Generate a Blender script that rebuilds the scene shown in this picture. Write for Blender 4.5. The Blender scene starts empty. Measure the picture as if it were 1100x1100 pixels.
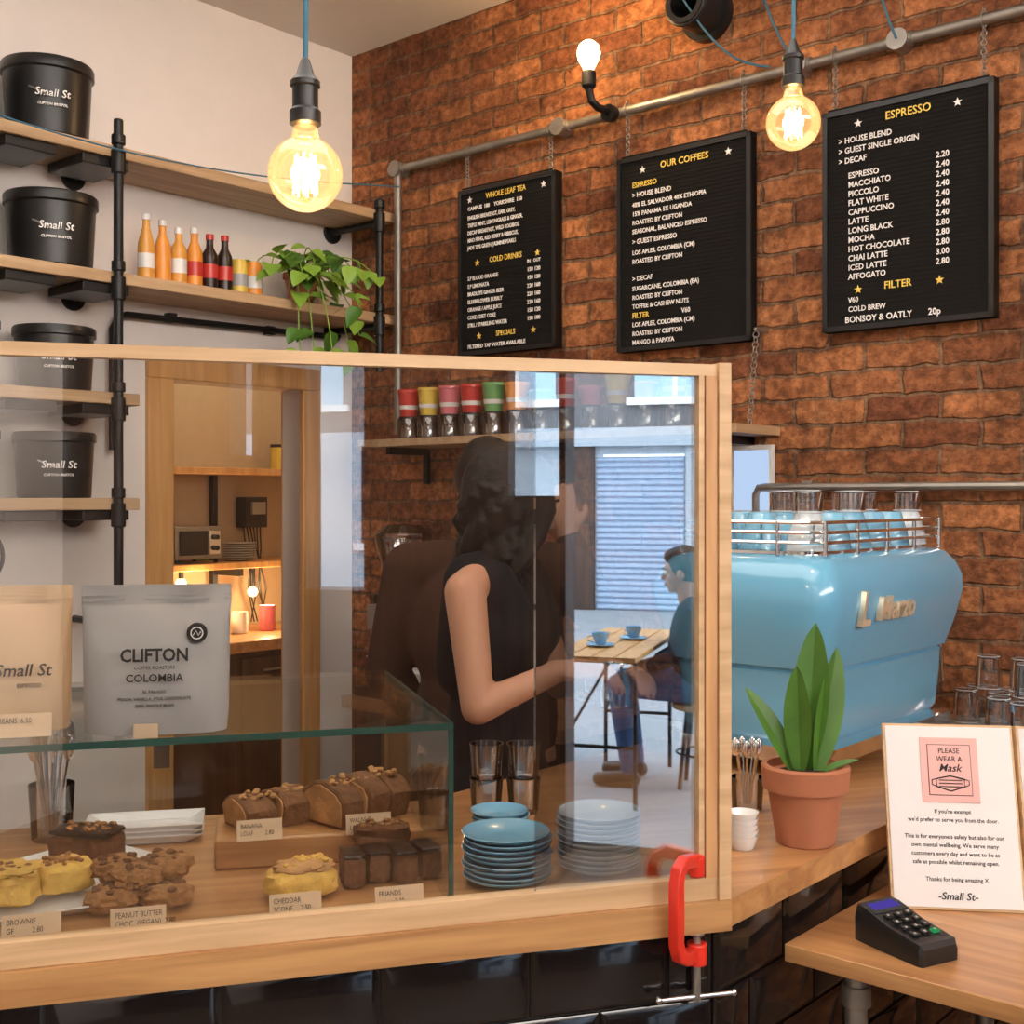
import bpy, bmesh, math, random
from mathutils import Vector, Matrix, Euler, noise
random.seed(7)
V=Vector
scene=bpy.context.scene
COL=scene.collection
try:
    scene.view_settings.view_transform='Standard'
except Exception as e: print(e)

# ------------------------------------------------------------ frames (metres)
# room frame: x = away from shelf wall, y = towards brick wall (brick wall is y=0, room is y<0)
def frame(o,x,y):
    x=V(x).normalized(); z=V((0,0,1)); y=z.cross(x)
    return Matrix(((x.x,y.x,z.x,o[0]),(x.y,y.y,z.y,o[1]),(x.z,y.z,z.z,o[2]),(0,0,0,1)))
MR=frame((-.606,4.58,0),(.756,-.655,0),None)
MC=frame((.30,1.66,0),(.961,.276,0),None)      # counter frame: x along counter front, y to the back
def R(t,r,z): return MR@V((t,r,z))
def yawM(x,y,z,deg): return Matrix.Translation((x,y,z))@Matrix.Rotation(math.radians(deg),4,'Z')

# ------------------------------------------------------------ materials
def newmat(name):
    m=bpy.data.materials.new(name); m.use_nodes=True
    nt=m.node_tree; 
    for n in list(nt.nodes): nt.nodes.remove(n)
    out=nt.nodes.new('ShaderNodeOutputMaterial')
    return m,nt,out
def N(nt,t,**k):
    n=nt.nodes.new(t)
    for a,b in k.items(): setattr(n,a,b)
    return n
def c4(c): return (c[0],c[1],c[2],1)
def pmat(name,col,rough=.5,metal=0,var=.12,bump=0,scale=25,emit=None,es=0,coat=0,spec=.5,sheen=0):
    m,nt,out=newmat(name)
    p=N(nt,'ShaderNodeBsdfPrincipled'); nt.links.new(p.outputs[0],out.inputs[0])
    p.inputs['Roughness'].default_value=rough; p.inputs['Metallic'].default_value=metal
    p.inputs['Coat Weight'].default_value=coat; p.inputs['Coat Roughness'].default_value=.05
    p.inputs['Specular IOR Level'].default_value=spec
    tc=N(nt,'ShaderNodeTexCoord'); nz=N(nt,'ShaderNodeTexNoise'); nz.inputs['Scale'].default_value=scale; nz.inputs['Detail'].default_value=4
    nt.links.new(tc.outputs['Object'],nz.inputs['Vector'])
    mx=N(nt,'ShaderNodeMix',data_type='RGBA')
    nt.links.new(nz.outputs['Fac'],mx.inputs[0])
    mx.inputs[6].default_value=c4([max(0,c*(1-var)) for c in col]); mx.inputs[7].default_value=c4([min(1,c*(1+var)) for c in col])
    nt.links.new(mx.outputs[2],p.inputs['Base Color'])
    if bump:
        b=N(nt,'ShaderNodeBump'); b.inputs['Strength'].default_value=bump; b.inputs['Distance'].default_value=.01
        nt.links.new(nz.outputs['Fac'],b.inputs['Height']); nt.links.new(b.outputs[0],p.inputs['Normal'])
    if emit:
        p.inputs['Emission Color'].default_value=c4(emit); p.inputs['Emission Strength'].default_value=es
    return m
def wood(name,c1,c2,axis=0,scale=6,rough=.4,coat=0):
    m,nt,out=newmat(name)
    p=N(nt,'ShaderNodeBsdfPrincipled'); nt.links.new(p.outputs[0],out.inputs[0])
    p.inputs['Roughness'].default_value=rough; p.inputs['Coat Weight'].default_value=coat
    tc=N(nt,'ShaderNodeTexCoord'); mp=N(nt,'ShaderNodeMapping')
    s=[scale*5]*3; s[axis]=scale*.35; mp.inputs['Scale'].default_value=s
    nt.links.new(tc.outputs['Object'],mp.inputs[0])
    nz=N(nt,'ShaderNodeTexNoise'); nz.inputs['Scale'].default_value=1; nz.inputs['Detail'].default_value=6; nz.inputs['Distortion'].default_value=.6
    nt.links.new(mp.outputs[0],nz.inputs[0])
    cr=N(nt,'ShaderNodeValToRGB'); cr.color_ramp.elements[0].position=.32; cr.color_ramp.elements[0].color=c4(c1); cr.color_ramp.elements[1].position=.68; cr.color_ramp.elements[1].color=c4(c2)
    nt.links.new(nz.outputs['Fac'],cr.inputs[0]); nt.links.new(cr.outputs[0],p.inputs['Base Color'])
    b=N(nt,'ShaderNodeBump'); b.inputs['Strength'].default_value=.15; b.inputs['Distance'].default_value=.003
    nt.links.new(nz.outputs['Fac'],b.inputs['Height']); nt.links.new(b.outputs[0],p.inputs['Normal'])
    return m
def glass(name,tint=(1,1,1),refl=.08,rough=0,fres=True,emit=None,es=0,k=.7):
    m,nt,out=newmat(name)
    t=N(nt,'ShaderNodeBsdfTransparent'); t.inputs[0].default_value=c4(tint)
    g=N(nt,'ShaderNodeBsdfGlossy'); g.inputs['Roughness'].default_value=rough
    mx=N(nt,'ShaderNodeMixShader')
    if fres:
        lw=N(nt,'ShaderNodeLayerWeight'); lw.inputs[0].default_value=.35
        ma=N(nt,'ShaderNodeMath',operation='MULTIPLY_ADD'); nt.links.new(lw.outputs['Fresnel'],ma.inputs[0]); ma.inputs[1].default_value=k; ma.inputs[2].default_value=refl; ma.use_clamp=True
        nt.links.new(ma.outputs[0],mx.inputs[0])
    else: mx.inputs[0].default_value=refl
    nt.links.new(t.outputs[0],mx.inputs[1]); nt.links.new(g.outputs[0],mx.inputs[2])
    last=mx
    if emit:
        e=N(nt,'ShaderNodeEmission'); e.inputs[0].default_value=c4(emit); e.inputs[1].default_value=es
        ad=N(nt,'ShaderNodeAddShader'); nt.links.new(mx.outputs[0],ad.inputs[0]); nt.links.new(e.outputs[0],ad.inputs[1]); last=ad
    nt.links.new(last.outputs[0],out.inputs[0])
    return m
def emis(name,col,s):
    m,nt,out=newmat(name); e=N(nt,'ShaderNodeEmission'); e.inputs[0].default_value=c4(col); e.inputs[1].default_value=s
    nt.links.new(e.outputs[0],out.inputs[0]); return m
def brickmat():
    m,nt,out=newmat('old_red_brick'); L=nt.links.new
    p=N(nt,'ShaderNodeBsdfPrincipled'); L(p.outputs[0],out.inputs[0]); p.inputs['Roughness'].default_value=.8; p.inputs['Specular IOR Level'].default_value=.25
    tc=N(nt,'ShaderNodeTexCoord'); sp=N(nt,'ShaderNodeSeparateXYZ'); L(tc.outputs['Object'],sp.inputs[0])
    cb=N(nt,'ShaderNodeCombineXYZ'); L(sp.outputs[0],cb.inputs[0]); L(sp.outputs[2],cb.inputs[1])
    nz=N(nt,'ShaderNodeTexNoise'); nz.inputs['Scale'].default_value=13; nz.inputs['Detail'].default_value=5; nz.inputs['Roughness'].default_value=.6; L(cb.outputs[0],nz.inputs[0])
    sub=N(nt,'ShaderNodeVectorMath',operation='SUBTRACT'); L(nz.outputs['Color'],sub.inputs[0]); sub.inputs[1].default_value=(.5,.5,.5)
    sc=N(nt,'ShaderNodeVectorMath',operation='SCALE'); L(sub.outputs[0],sc.inputs[0]); sc.inputs['Scale'].default_value=.034
    ad=N(nt,'ShaderNodeVectorMath',operation='ADD'); L(cb.outputs[0],ad.inputs[0]); L(sc.outputs[0],ad.inputs[1])
    def brick(c1,c2,mo,off,bias=0):
        b=N(nt,'ShaderNodeTexBrick'); b.offset=off
        b.inputs['Scale'].default_value=1; b.inputs['Brick Width'].default_value=.205; b.inputs['Row Height'].default_value=.070
        b.inputs['Mortar Size'].default_value=.0068; b.inputs['Mortar Smooth'].default_value=.5; b.inputs['Bias'].default_value=bias
        b.inputs['Color1'].default_value=c4(c1); b.inputs['Color2'].default_value=c4(c2); b.inputs['Mortar'].default_value=c4(mo)
        L(ad.outputs[0],b.inputs['Vector']); return b
    b1=brick((.62,.26,.105),(.24,.088,.042),(.29,.17,.10),.5)
    n2=N(nt,'ShaderNodeTexNoise'); n2.inputs['Scale'].default_value=3.4; n2.inputs['Detail'].default_value=10; n2.inputs['Roughness'].default_value=.8; L(cb.outputs[0],n2.inputs[0])
    cr=N(nt,'ShaderNodeValToRGB'); cr.color_ramp.elements[0].position=.37; cr.color_ramp.elements[0].color=(.34,.31,.30,1); cr.color_ramp.elements[1].position=.60; cr.color_ramp.elements[1].color=(1.15,1.12,1.08,1); L(n2.outputs['Fac'],cr.inputs[0])
    mu=N(nt,'ShaderNodeMix',data_type='RGBA',blend_type='MULTIPLY'); mu.inputs[0].default_value=1; L(b1.outputs['Color'],mu.inputs[6]); L(cr.outputs[0],mu.inputs[7])
    n3=N(nt,'ShaderNodeTexNoise'); n3.inputs['Scale'].default_value=36; n3.inputs['Detail'].default_value=7; n3.inputs['Roughness'].default_value=.65; L(cb.outputs[0],n3.inputs[0])
    cr3=N(nt,'ShaderNodeValToRGB'); cr3.color_ramp.elements[0].position=.4; cr3.color_ramp.elements[0].color=(.5,.46,.45,1); cr3.color_ramp.elements[1].position=.6; cr3.color_ramp.elements[1].color=(1.15,1.15,1.15,1); L(n3.outputs['Fac'],cr3.inputs[0])
    m2=N(nt,'ShaderNodeMix',data_type='RGBA',blend_type='MULTIPLY'); m2.inputs[0].default_value=.85; L(mu.outputs[2],m2.inputs[6]); L(cr3.outputs[0],m2.inputs[7])
    n4=N(nt,'ShaderNodeTexNoise'); n4.inputs['Scale'].default_value=7.5; n4.inputs['Detail'].default_value=12; n4.inputs['Roughness'].default_value=.85; L(cb.outputs[0],n4.inputs[0])
    cr4=N(nt,'ShaderNodeValToRGB'); cr4.color_ramp.elements[0].position=.56; cr4.color_ramp.elements[0].color=(0,0,0,1); cr4.color_ramp.elements[1].position=.68; cr4.color_ramp.elements[1].color=(.5,.5,.5,1); L(n4.outputs['Fac'],cr4.inputs[0])
    m3=N(nt,'ShaderNodeMix',data_type='RGBA'); L(cr4.outputs[0],m3.inputs[0]); L(m2.outputs[2],m3.inputs[6]); m3.inputs[7].default_value=(.52,.33,.21,1)
    L(m3.outputs[2],p.inputs['Base Color'])
    inv=N(nt,'ShaderNodeMath',operation='MULTIPLY_ADD'); L(b1.outputs['Fac'],inv.inputs[0]); inv.inputs[1].default_value=-1; L(n3.outputs['Fac'],inv.inputs[2])
    bp=N(nt,'ShaderNodeBump'); bp.inputs['Strength'].default_value=.85; bp.inputs['Distance'].default_value=.012; L(inv.outputs[0],bp.inputs['Height']); L(bp.outputs[0],p.inputs['Normal'])
    return m

M={}
M['brick']=brickmat()
M['plaster']=pmat('white_plaster',(.86,.81,.77),.8,var=.04,bump=.05,scale=8)
M['ceil']=pmat('ceiling_paint',(.74,.70,.66),.85,var=.03)
M['cream']=pmat('cream_paint',(.58,.45,.30),.8,var=.06)
M['floor']=wood('floor_boards',(.10,.06,.035),(.2,.12,.07),0,3)
M['oak']=wood('oak_counter',(.34,.15,.055),(.54,.28,.11),0,7,.35,.25)
M['oakedge']=wood('oak_edge',(.36,.17,.06),(.58,.32,.13),0,9,.45)
M['ply']=wood('birch_ply',(.52,.33,.17),(.70,.48,.27),0,9,.5)
M['plyv']=wood('birch_ply_vertical',(.46,.22,.09),(.66,.38,.17),2,9,.5)
M['pine']=wood('pine_frame',(.52,.25,.08),(.72,.40,.15),2,6,.45)
M['shelf']=wood('scaffold_board',(.40,.25,.13),(.60,.41,.24),1,6,.5)
M['darkwood']=wood('dark_wood',(.035,.018,.012),(.09,.04,.022),2,4,.4)
M['black']=pmat('black_paint',(.012,.012,.012),.35,var=.1)
M['blackmatte']=pmat('black_felt',(.011,.010,.009),.9,var=.15,spec=.2)
M['tile']=pmat('black_glazed_tile',(.010,.008,.008),.14,var=.2,coat=.4)
M['grout']=pmat('dark_grout',(.03,.028,.026),.9)
M['steel']=pmat('galvanised_steel',(.34,.32,.29),.45,.8,var=.25,scale=30)
M['chrome']=pmat('chrome',(.8,.8,.8),.12,1,var=.02)
M['iron']=pmat('black_iron_pipe',(.02,.02,.02),.4,.5,var=.2)
M['blue']=pmat('blue_enamel',(.145,.42,.64),.18,var=.02,coat=.6)
M['bluecup']=pmat('blue_ceramic',(.19,.46,.66),.2,var=.05,coat=.5)
M['paleblue']=pmat('pale_blue_ceramic',(.36,.54,.66),.2,var=.05,coat=.5)
M['palewhite']=pmat('pale_white_ceramic',(.60,.68,.74),.2,var=.03,coat=.5)
M['white']=pmat('white_ceramic',(.78,.77,.75),.2,var=.02,coat=.4)
M['paper']=pmat('white_card',(.76,.74,.74),.7,var=.02)
M['label']=pmat('kraft_label',(.72,.53,.35),.8,var=.06)
M['ink']=pmat('black_ink',(.02,.02,.02),.7)
M['pink']=pmat('pink_print',(.78,.44,.41),.7,var=.05)
M['red']=pmat('red_clamp_paint',(.74,.035,.018),.35,var=.06,coat=.3)
M['terra']=pmat('terracotta',(.40,.15,.075),.8,var=.15,bump=.1,scale=20)
M['soil']=pmat('soil',(.03,.018,.012),.95,bump=.5,scale=90)
M['leaf']=pmat('leaf_green',(.065,.17,.022),.4,var=.5,scale=14)
M['leafl']=pmat('leaf_lime',(.22,.40,.05),.4,var=.4,scale=20)
M['bagg']=pmat('grey_coffee_pouch',(.40,.385,.38),.5,var=.04,bump=.15,scale=9)
M['bagk']=pmat('cream_coffee_pouch',(.66,.46,.28),.6,var=.05,bump=.12,scale=9)
M['yellow']=pmat('yellow_letter',(.95,.66,.12),.6)
M['letter']=pmat('white_letter',(.95,.93,.90),.6,var=.02)
M['gold']=pmat('champagne_badge',(.90,.80,.60),.3,.6)
M['skin']=pmat('skin',(.50,.25,.15),.55,var=.06)
M['hair']=pmat('dark_hair',(.012,.008,.006),.6,var=.4,scale=60,bump=.4,spec=.3)
M['tank']=pmat('black_tank_top',(.010,.009,.010),.9,var=.2,spec=.2)
M['brownj']=pmat('brown_jacket',(.060,.028,.017),.9,var=.25,spec=.2,scale=12)
M['jeans']=pmat('blue_jeans',(.05,.10,.22),.85,var=.2)
M['navy']=pmat('navy_jacket',(.012,.016,.028),.85,var=.2,spec=.2)
M['lip']=pmat('lips',(.45,.12,.10),.5)
M['eyew']=pmat('eye_white',(.8,.78,.75),.3)
M['cordblue']=pmat('blue_fabric_cord',(.05,.16,.24),.8)
M['perspex']=glass('perspex_sheet',(.95,.965,.965),.26,fres=False)
M['perspex2']=glass('perspex_overlap_sheet',(.78,.82,.84),.48,fres=False)
M['cglass']=glass('cabinet_glass',(.98,.99,.985),.01,k=.45)
M['gedge']=pmat('glass_edge_green',(.03,.10,.08),.15,var=.1)
M['tumbler']=glass('tumbler_glass',(.975,.985,.99),.13,k=.9)
M['bulbg']=glass('amber_bulb_glass',(1,.90,.72),.06,emit=(1,.52,.20),es=.46)
M['fil']=emis('filament',(1,.66,.28),34)
M['lampb']=emis('warm_bulb',(1,.72,.36),14)
M['cake']=pmat('brown_cake',(.15,.06,.022),.85,var=.5,bump=.8,scale=60)
M['crumb']=pmat('crumble_cake',(.36,.17,.06),.85,var=.6,bump=1,scale=90)
M['ycake']=pmat('lemon_cake',(.74,.46,.10),.8,var=.3,bump=.5,scale=60)
M['bread']=pmat('toasted_bread',(.52,.28,.11),.85,var=.6,bump=.8,scale=38)
M['crust']=pmat('dark_loaf_crust',(.20,.09,.035),.8,var=.6,bump=.9,scale=50)
M['paving']=pmat('paving',(.30,.31,.33),.8,var=.2,scale=2)
M['render']=pmat('pale_render',(.42,.47,.52),.85,var=.08,scale=2)
M['render2']=pmat('dark_upper_facade',(.17,.165,.17),.85,var=.3,scale=1.2)  # upper facade darkened so its reflection leaves the cup shelf visible
M['shutter']=pmat('blue_grey_shutter',(.36,.45,.58),.5,var=.05)
M['screenon']=emis('tablet_screen',(.55,.72,1),.9)
M['purple']=emis('reader_display',(.12,.08,.55),.6)
M['green']=emis('green_key',(.05,.5,.15),.5)
for n,c in dict(cred=(.55,.04,.03),cyel=(.72,.52,.08),cgrn=(.14,.36,.12),cpnk=(.65,.17,.21),cora=(.78,.30,.04),cola=(.02,.008,.005),camb=(.72,.34,.06),cgry=(.35,.35,.35)).items(): M[n]=pmat(n+'_ware',c,.3,var=.08,coat=.3)

# ------------------------------------------------------------ mesh builder
class MB:
    def __init__(s): s.bm=bmesh.new(); s.mats=[]
    def mi(s,m):
        m=M[m]
        if m not in s.mats: s.mats.append(m)
        return s.mats.index(m)
    def add(s,vs,fs,mat):
        i=s.mi(mat); bv=[s.bm.verts.new(v) for v in vs]
        for f in fs:
            try: fc=s.bm.faces.new([bv[k] for k in f]); fc.material_index=i; fc.smooth=True
            except ValueError: pass
        return bv
    def box(s,c,d,mat,rot=None):
        c=V(c); h=V(d)/2; vs=[]
        for z in(-1,1):
            for x,y in((-1,-1),(1,-1),(1,1),(-1,1)):
                v=V((x*h.x,y*h.y,z*h.z))
                if rot: v=rot@v
                vs.append(c+v)
        s.add(vs,[(3,2,1,0),(4,5,6,7),(0,1,5,4),(1,2,6,5),(2,3,7,6),(3,0,4,7)],mat); return s
    def bb(s,a,b,mat):
        a=V(a);b=V(b); return s.box((a+b)/2,[abs(x) for x in (b-a)],mat)
    def loft(s,rings,mat,cap0=True,cap1=True,closed=True):
        n=len(rings[0]); vs=[p for r in rings for p in r]; fs=[]
        for j in range(len(rings)-1):
            for i in range(n if closed else n-1):
                k=(i+1)%n; fs.append((j*n+i,j*n+k,(j+1)*n+k,(j+1)*n+i))
        if cap0: fs.append(tuple(range(n-1,-1,-1)))
        if cap1: fs.append(tuple((len(rings)-1)*n+i for i in range(n)))
        s.add(vs,fs,mat); return s
    def lathe(s,c,prof,mat,seg=28,Mx=None,cap=True):
        c=V(c); rings=[]
        for r,z in prof:
            ring=[]
            for i in range(seg):
                a=2*math.pi*i/seg; v=V((max(r,.0002)*math.cos(a),max(r,.0002)*math.sin(a),z))
                if Mx: v=Mx@v
                ring.append(c+v)
            rings.append(ring)
        return s.loft(rings,mat,cap,cap)
    def cyl(s,p0,p1,r0,mat,r1=None,seg=18):
        p0=V(p0);p1=V(p1); d=p1-p0; q=d.to_track_quat('Z','Y').to_matrix()
        return s.lathe(p0,[(r0,0),(r0 if r1 is None else r1,d.length)],mat,seg,q)
    def sph(s,c,r,mat,rot=None,seg=20,rg=12,z0=-1,z1=1):
        if not hasattr(r,'__len__'): r=(r,r,r)
        rings=[]
        a0=math.asin(z0);a1=math.asin(z1)
        for j in range(rg+1):
            a=a0+(a1-a0)*j/rg; ring=[]
            for i in range(seg):
                b=2*math.pi*i/seg; ca=max(math.cos(a),.002)
                v=V((r[0]*ca*math.cos(b),r[1]*ca*math.sin(b),r[2]*math.sin(a)))
                if rot: v=rot@v
                ring.append(V(c)+v)
            rings.append(ring)
        return s.loft(rings,mat)
    def tube(s,pts,r,mat,seg=8,closed=False):
        pts=[V(p) for p in pts]; n=len(pts); rings=[]; up=None
        for i,p in enumerate(pts):
            if closed: d=pts[(i+1)%n]-pts[i-1]
            else: d=pts[min(i+1,n-1)]-pts[max(i-1,0)]
            d.normalize()
            if up is None:
                up=V((0,0,1)) if abs(d.z)<.9 else V((1,0,0))
            x=up.cross(d)
            if x.length<1e-4: x=V((1,0,0)).cross(d)
            x.normalize(); y=d.cross(x); up=y
            rr=r[i] if hasattr(r,'__len__') else r
            rings.append([p+rr*(math.cos(2*math.pi*k/seg)*x+math.sin(2*math.pi*k/seg)*y) for k in range(seg)])
        if closed: rings.append(rings[0]); return s.loft(rings,mat,False,False)
        return s.loft(rings,mat)
    def torus(s,c,R_,r,mat,Mx=None,seg=24,sg=8,sx=1):
        pts=[]
        for i in range(seg):
            a=2*math.pi*i/seg; v=V((R_*sx*math.cos(a),R_*math.sin(a),0))
            if Mx: v=Mx@v
            pts.append(V(c)+v)
        return s.tube(pts,r,mat,sg,True)
    def prism(s,poly,z0,z1,mat):
        return s.loft([[V((x,y,z0)) for x,y in poly],[V((x,y,z1)) for x,y in poly]],mat)
    def star(s,x,y,z,r,mat):
        pts=[V((x+(r if i%2==0 else r*.42)*math.sin(math.pi*i/5),y,z+(r if i%2==0 else r*.42)*math.cos(math.pi*i/5))) for i in range(10)]
        return s.loft([pts,[p+V((0,-.0015,0)) for p in pts]],mat)
    def leaf(s,p,d,nrm,L,W,mat,bend=.3,fold=.15,n=8,heart=False):
        p=V(p); d=V(d).normalized(); nrm=V(nrm); nrm=(nrm-d*nrm.dot(d)).normalized(); sd=d.cross(nrm)
        vs=[];fs=[]
        for i in range(n+1):
            u=i/n
            w=W*(math.sin(math.pi*min(1,u**.6))**.8 if heart else math.sin(math.pi*(u*.93+.05))**.75)*.5
            if i==n: w=.0005
            c=p+d*L*u-nrm*bend*L*u*u
            for k in (-1,-.5,0,.5,1): vs.append(c+sd*w*k+nrm*abs(k)*w*fold*2)
        for i in range(n):
            for k in range(4): a=i*5+k; fs.append((a,a+1,a+6,a+5))
        s.add(vs,fs,mat); return s
    def lump(s,c,d,mat,jit=.15,seed=0,rot=0,boxy=4):
        c=V(c);h=V(d)/2; rings=[];rg=12;seg=28; q=Matrix.Rotation(math.radians(rot),3,'Z')
        for j in range(rg+1):
            a=-math.pi/2+math.pi*j/rg; ring=[]
            for i in range(seg):
                b=2*math.pi*i/seg+math.pi/28
                v=V((max(math.cos(a),.01)*math.cos(b),max(math.cos(a),.01)*math.sin(b),math.sin(a)))
                k=(abs(v.x)**boxy+abs(v.y)**boxy+abs(v.z)**boxy)**(-1/boxy)
                v*=k*(1+jit*noise.noise(v*3+V((seed,seed*1.7,0)))+jit*.5*noise.noise(v*8+V((seed,3,seed))))
                v=V((v.x*h.x,v.y*h.y,max(v.z,-1)*h.z)); ring.append(c+q@v)
            rings.append(ring)
        return s.loft(rings,mat)
    def crumbs(s,c,d,n,r,mat,seed=1):
        rd=random.Random(seed)
        for i in range(n):
            p=V(c)+V((rd.uniform(-.5,.5)*d[0],rd.uniform(-.5,.5)*d[1],rd.uniform(-.5,.5)*d[2])); q=r*rd.uniform(.6,1.3)
            s.sph(p,(q,q*.8,q*.7),mat,None,7,5)
        return s
    def obj(s,name,Mx=None,bevel=0,parent=None,seg=2):
        bm=s.bm; bmesh.ops.recalc_face_normals(bm,faces=bm.faces)
        bm.normal_update()
        for e in bm.edges:
            if len(e.link_faces)==2: e.smooth=e.calc_face_angle(0)<.62
        me=bpy.data.meshes.new(name); bm.to_mesh(me); bm.free()
        for m in s.mats: me.materials.append(m)
        o=bpy.data.objects.new(name,me); COL.objects.link(o)
        if parent: o.parent=parent
        if Mx is not None:
            if parent: o.matrix_local=Mx
            else: o.matrix_world=Mx
        if bevel:
            b=o.modifiers.new('bevel','BEVEL'); b.width=bevel; b.segments=seg; b.limit_method='ANGLE'; b.angle_limit=.7
        return o
def text(body,parent,Mx,size,mat,name='lettering',align='LEFT',sx=1,line=1,ext=.0006,off=0,shear=0):
    cu=bpy.data.curves.new(name,'FONT'); cu.body=body; cu.size=size; cu.align_x=align; cu.extrude=ext; cu.space_line=line; cu.resolution_u=2
    cu.offset=off; cu.shear=shear
    cu.materials.append(M[mat]); o=bpy.data.objects.new(name,cu); COL.objects.link(o); o.parent=parent
    o.matrix_local=Mx@Matrix.Diagonal((sx,1,1,1)); return o
def TX(x,y,z,rx=90,rz=0): return Matrix.Translation((x,y,z))@Euler((math.radians(rx),0,math.radians(rz))).to_matrix().to_4x4()
def point(name,loc,e,col,r=.03):
    l=bpy.data.lights.new(name,'POINT'); l.energy=e; l.color=col; l.shadow_soft_size=r
    o=bpy.data.objects.new(name,l); o.location=loc; COL.objects.link(o); return o
def area(name,Mx,sx,sy,e,col):
    l=bpy.data.lights.new(name,'AREA'); l.shape='RECTANGLE'; l.size=sx; l.size_y=sy; l.energy=e; l.color=col
    o=bpy.data.objects.new(name,l); COL.objects.link(o); o.matrix_world=Mx; return o

# ------------------------------------------------------------ room shell
H=3.22
MB().bb((-.0,0,0),(6.1,.15,H),'brick').obj('wall_brick',MR)
w=MB()
w.bb((-.1,-5.3,0),(0,-.79,H),'plaster').bb((-.1,-.25,0),(0,0,H),'plaster').bb((-.1,-.79,2.0),(0,-.25,H),'plaster').bb((-.1,0.001,0),(-.002,1.3,H),'plaster')
w.obj('wall_left',MR)
MB().bb((-1.6,-5.3,-.1),(6.1,1.3,0),'floor').obj('floor',MR)
MB().bb((-.1,-5.3,H),(6.1,.15,H+.1),'ceil').obj('ceiling',MR)
MB().bb((0,-5.4,0),(6.1,-5.3,H),'plaster').obj('wall_right',MR)
w=MB()
for a,b in((-5.3,-4.38),(-4.2,-3.98),(-3.63,-2.98),(-1.85,0)): w.bb((6.0,a,0),(6.1,b,2.38),'darkwood')
w.bb((6.0,-2.98,0),(6.1,-2.74,1.56),'darkwood')
w.bb((6.0,-4.38,0),(6.1,-4.2,1.72),'darkwood').bb((6.0,-3.98,0),(6.1,-3.63,1.1),'darkwood').bb((6.0,-5.3,2.38),(6.1,0,H),'plaster')
w.obj('wall_front',MR)
def wframe(name,a,b,z0,z1):
    f=MB(); f.bb((5.97,a,z0),(6.13,a+.03,z1),'darkwood').bb((5.97,b-.03,z0),(6.13,b,z1),'darkwood').bb((5.97,a,z1-.03),(6.13,b,z1),'darkwood')
    if z0>.5: f.bb((5.95,a,z0),(6.15,b,z0+.03),'darkwood')
    f.obj(name,MR,.003)
wframe('window_1',-4.38,-4.2,1.72,2.38); wframe('window_2',-3.98,-3.63,1.1,2.38); wframe('door_1',-2.74,-1.85,0,2.38)
# doorway frame to kitchen
d=MB(); d.bb((-.11,-.885,0),(.02,-.79,1.94),'pine').bb((-.11,-.25,0),(.02,-.17,1.94),'pine').bb((-.11,-.885,1.94),(.02,-.17,2.02),'pine'); d.obj('trim_kitchen_doorway',MR,.004)
# kitchen
k=MB(); k.bb((-1.6,-1.3,0),(-1.5,1.3,2.6),'cream').bb((-1.5,-1.4,0),(-.1,-1.3,2.6),'cream').bb((-1.5,1.2,0),(-.1,1.3,2.6),'cream')
k.obj('wall_kitchen',MR)
MB().bb((-1.6,-1.4,2.5),(-.1,1.3,2.6),'ceil').obj('ceiling_kitchen',MR)
k=MB(); k.bb((-1.49,-1.28,.87),(-.9,1.18,.92),'oak').bb((-1.45,-1.25,.0),(-.96,1.15,.87),'darkwood')
for r in(-.8,-.3,.2,.7): k.bb((-.965,r,.1),(-.945,r+.46,.84),'darkwood'); k.cyl((-.93,r+.1,.78),(-.93,r+.36,.78),.006,'steel')
k.obj('kitchen_worktop',MR,.004)
k=MB(); k.bb((-1.495,-.3,1.22),(-1.2,1.15,1.25),'pine').bb((-1.495,-.3,1.66),(-1.2,1.15,1.69),'pine')
for r in(-.28,.42,1.12): k.bb((-1.49,r-.015,1.1),(-1.46,r+.015,1.66),'iron').bb((-1.49,r-.01,1.18),(-1.25,r+.01,1.22),'iron')
k.obj('kitchen_shelf_unit',MR,.003)
k=MB(); k.bb((-1.45,.05,1.27),(-1.24,.30,1.42),'steel').bb((-1.239,.07,1.29),(-1.232,.22,1.40),'black').bb((-1.24,.23,1.29),(-1.235,.29,1.40),'chrome')
for z in(1.32,1.37): k.cyl((-1.235,.26,z),(-1.215,.26,z),.012,'black')
for a in(.07,.28):
    for t in(-1.43,-1.26): k.cyl((t,a,1.2505),(t,a,1.27),.01,'black')
k.obj('toaster_oven',MR,.006)
k=MB()
for i in range(8): k.lathe((-1.33,.46,1.251+i*.011),[(.05,0),(.085,.008),(.085,.010),(.05,.004)],'white')
k.obj('plate_stack',MR)
k=MB(); k.box((-1.44,.62,1.48),(.08,.13,.15),'black').box((-1.39,.62,1.50),(.02,.08,.06),'cgry')
for i in range(6):
    y=.57+i*.02; k.tube([(-1.44,y,1.41),(-1.42,y+.01*math.sin(i),1.3),(-1.40,y+.05*math.cos(i*2),1.1),(-1.42,y+.03,.94)],.004,'black',6)
k.obj('wall_socket_box_with_cables',MR,.005)
for i,(r,z) in enumerate(((.12,1.16),(.52,1.10))):
    k=MB(); k.cyl((-1.30,r,z+.02),(-1.30,r,1.22),.012,'black'); k.sph((-1.30,r,z),.024,'lampb'); k.obj('kitchen_lamp' if i==0 else 'kitchen_lamp.%03d'%i,MR)
    point('kitchen_light_%d'%i,R(-1.18,r,z-.02),9,(1,.64,.30),.03)
point('kitchen_overhead_point',R(-.8,.3,2.35),10,(1,.8,.55),.08)  # bare point lamp below the kitchen ceiling, no fixture
k=MB()
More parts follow.
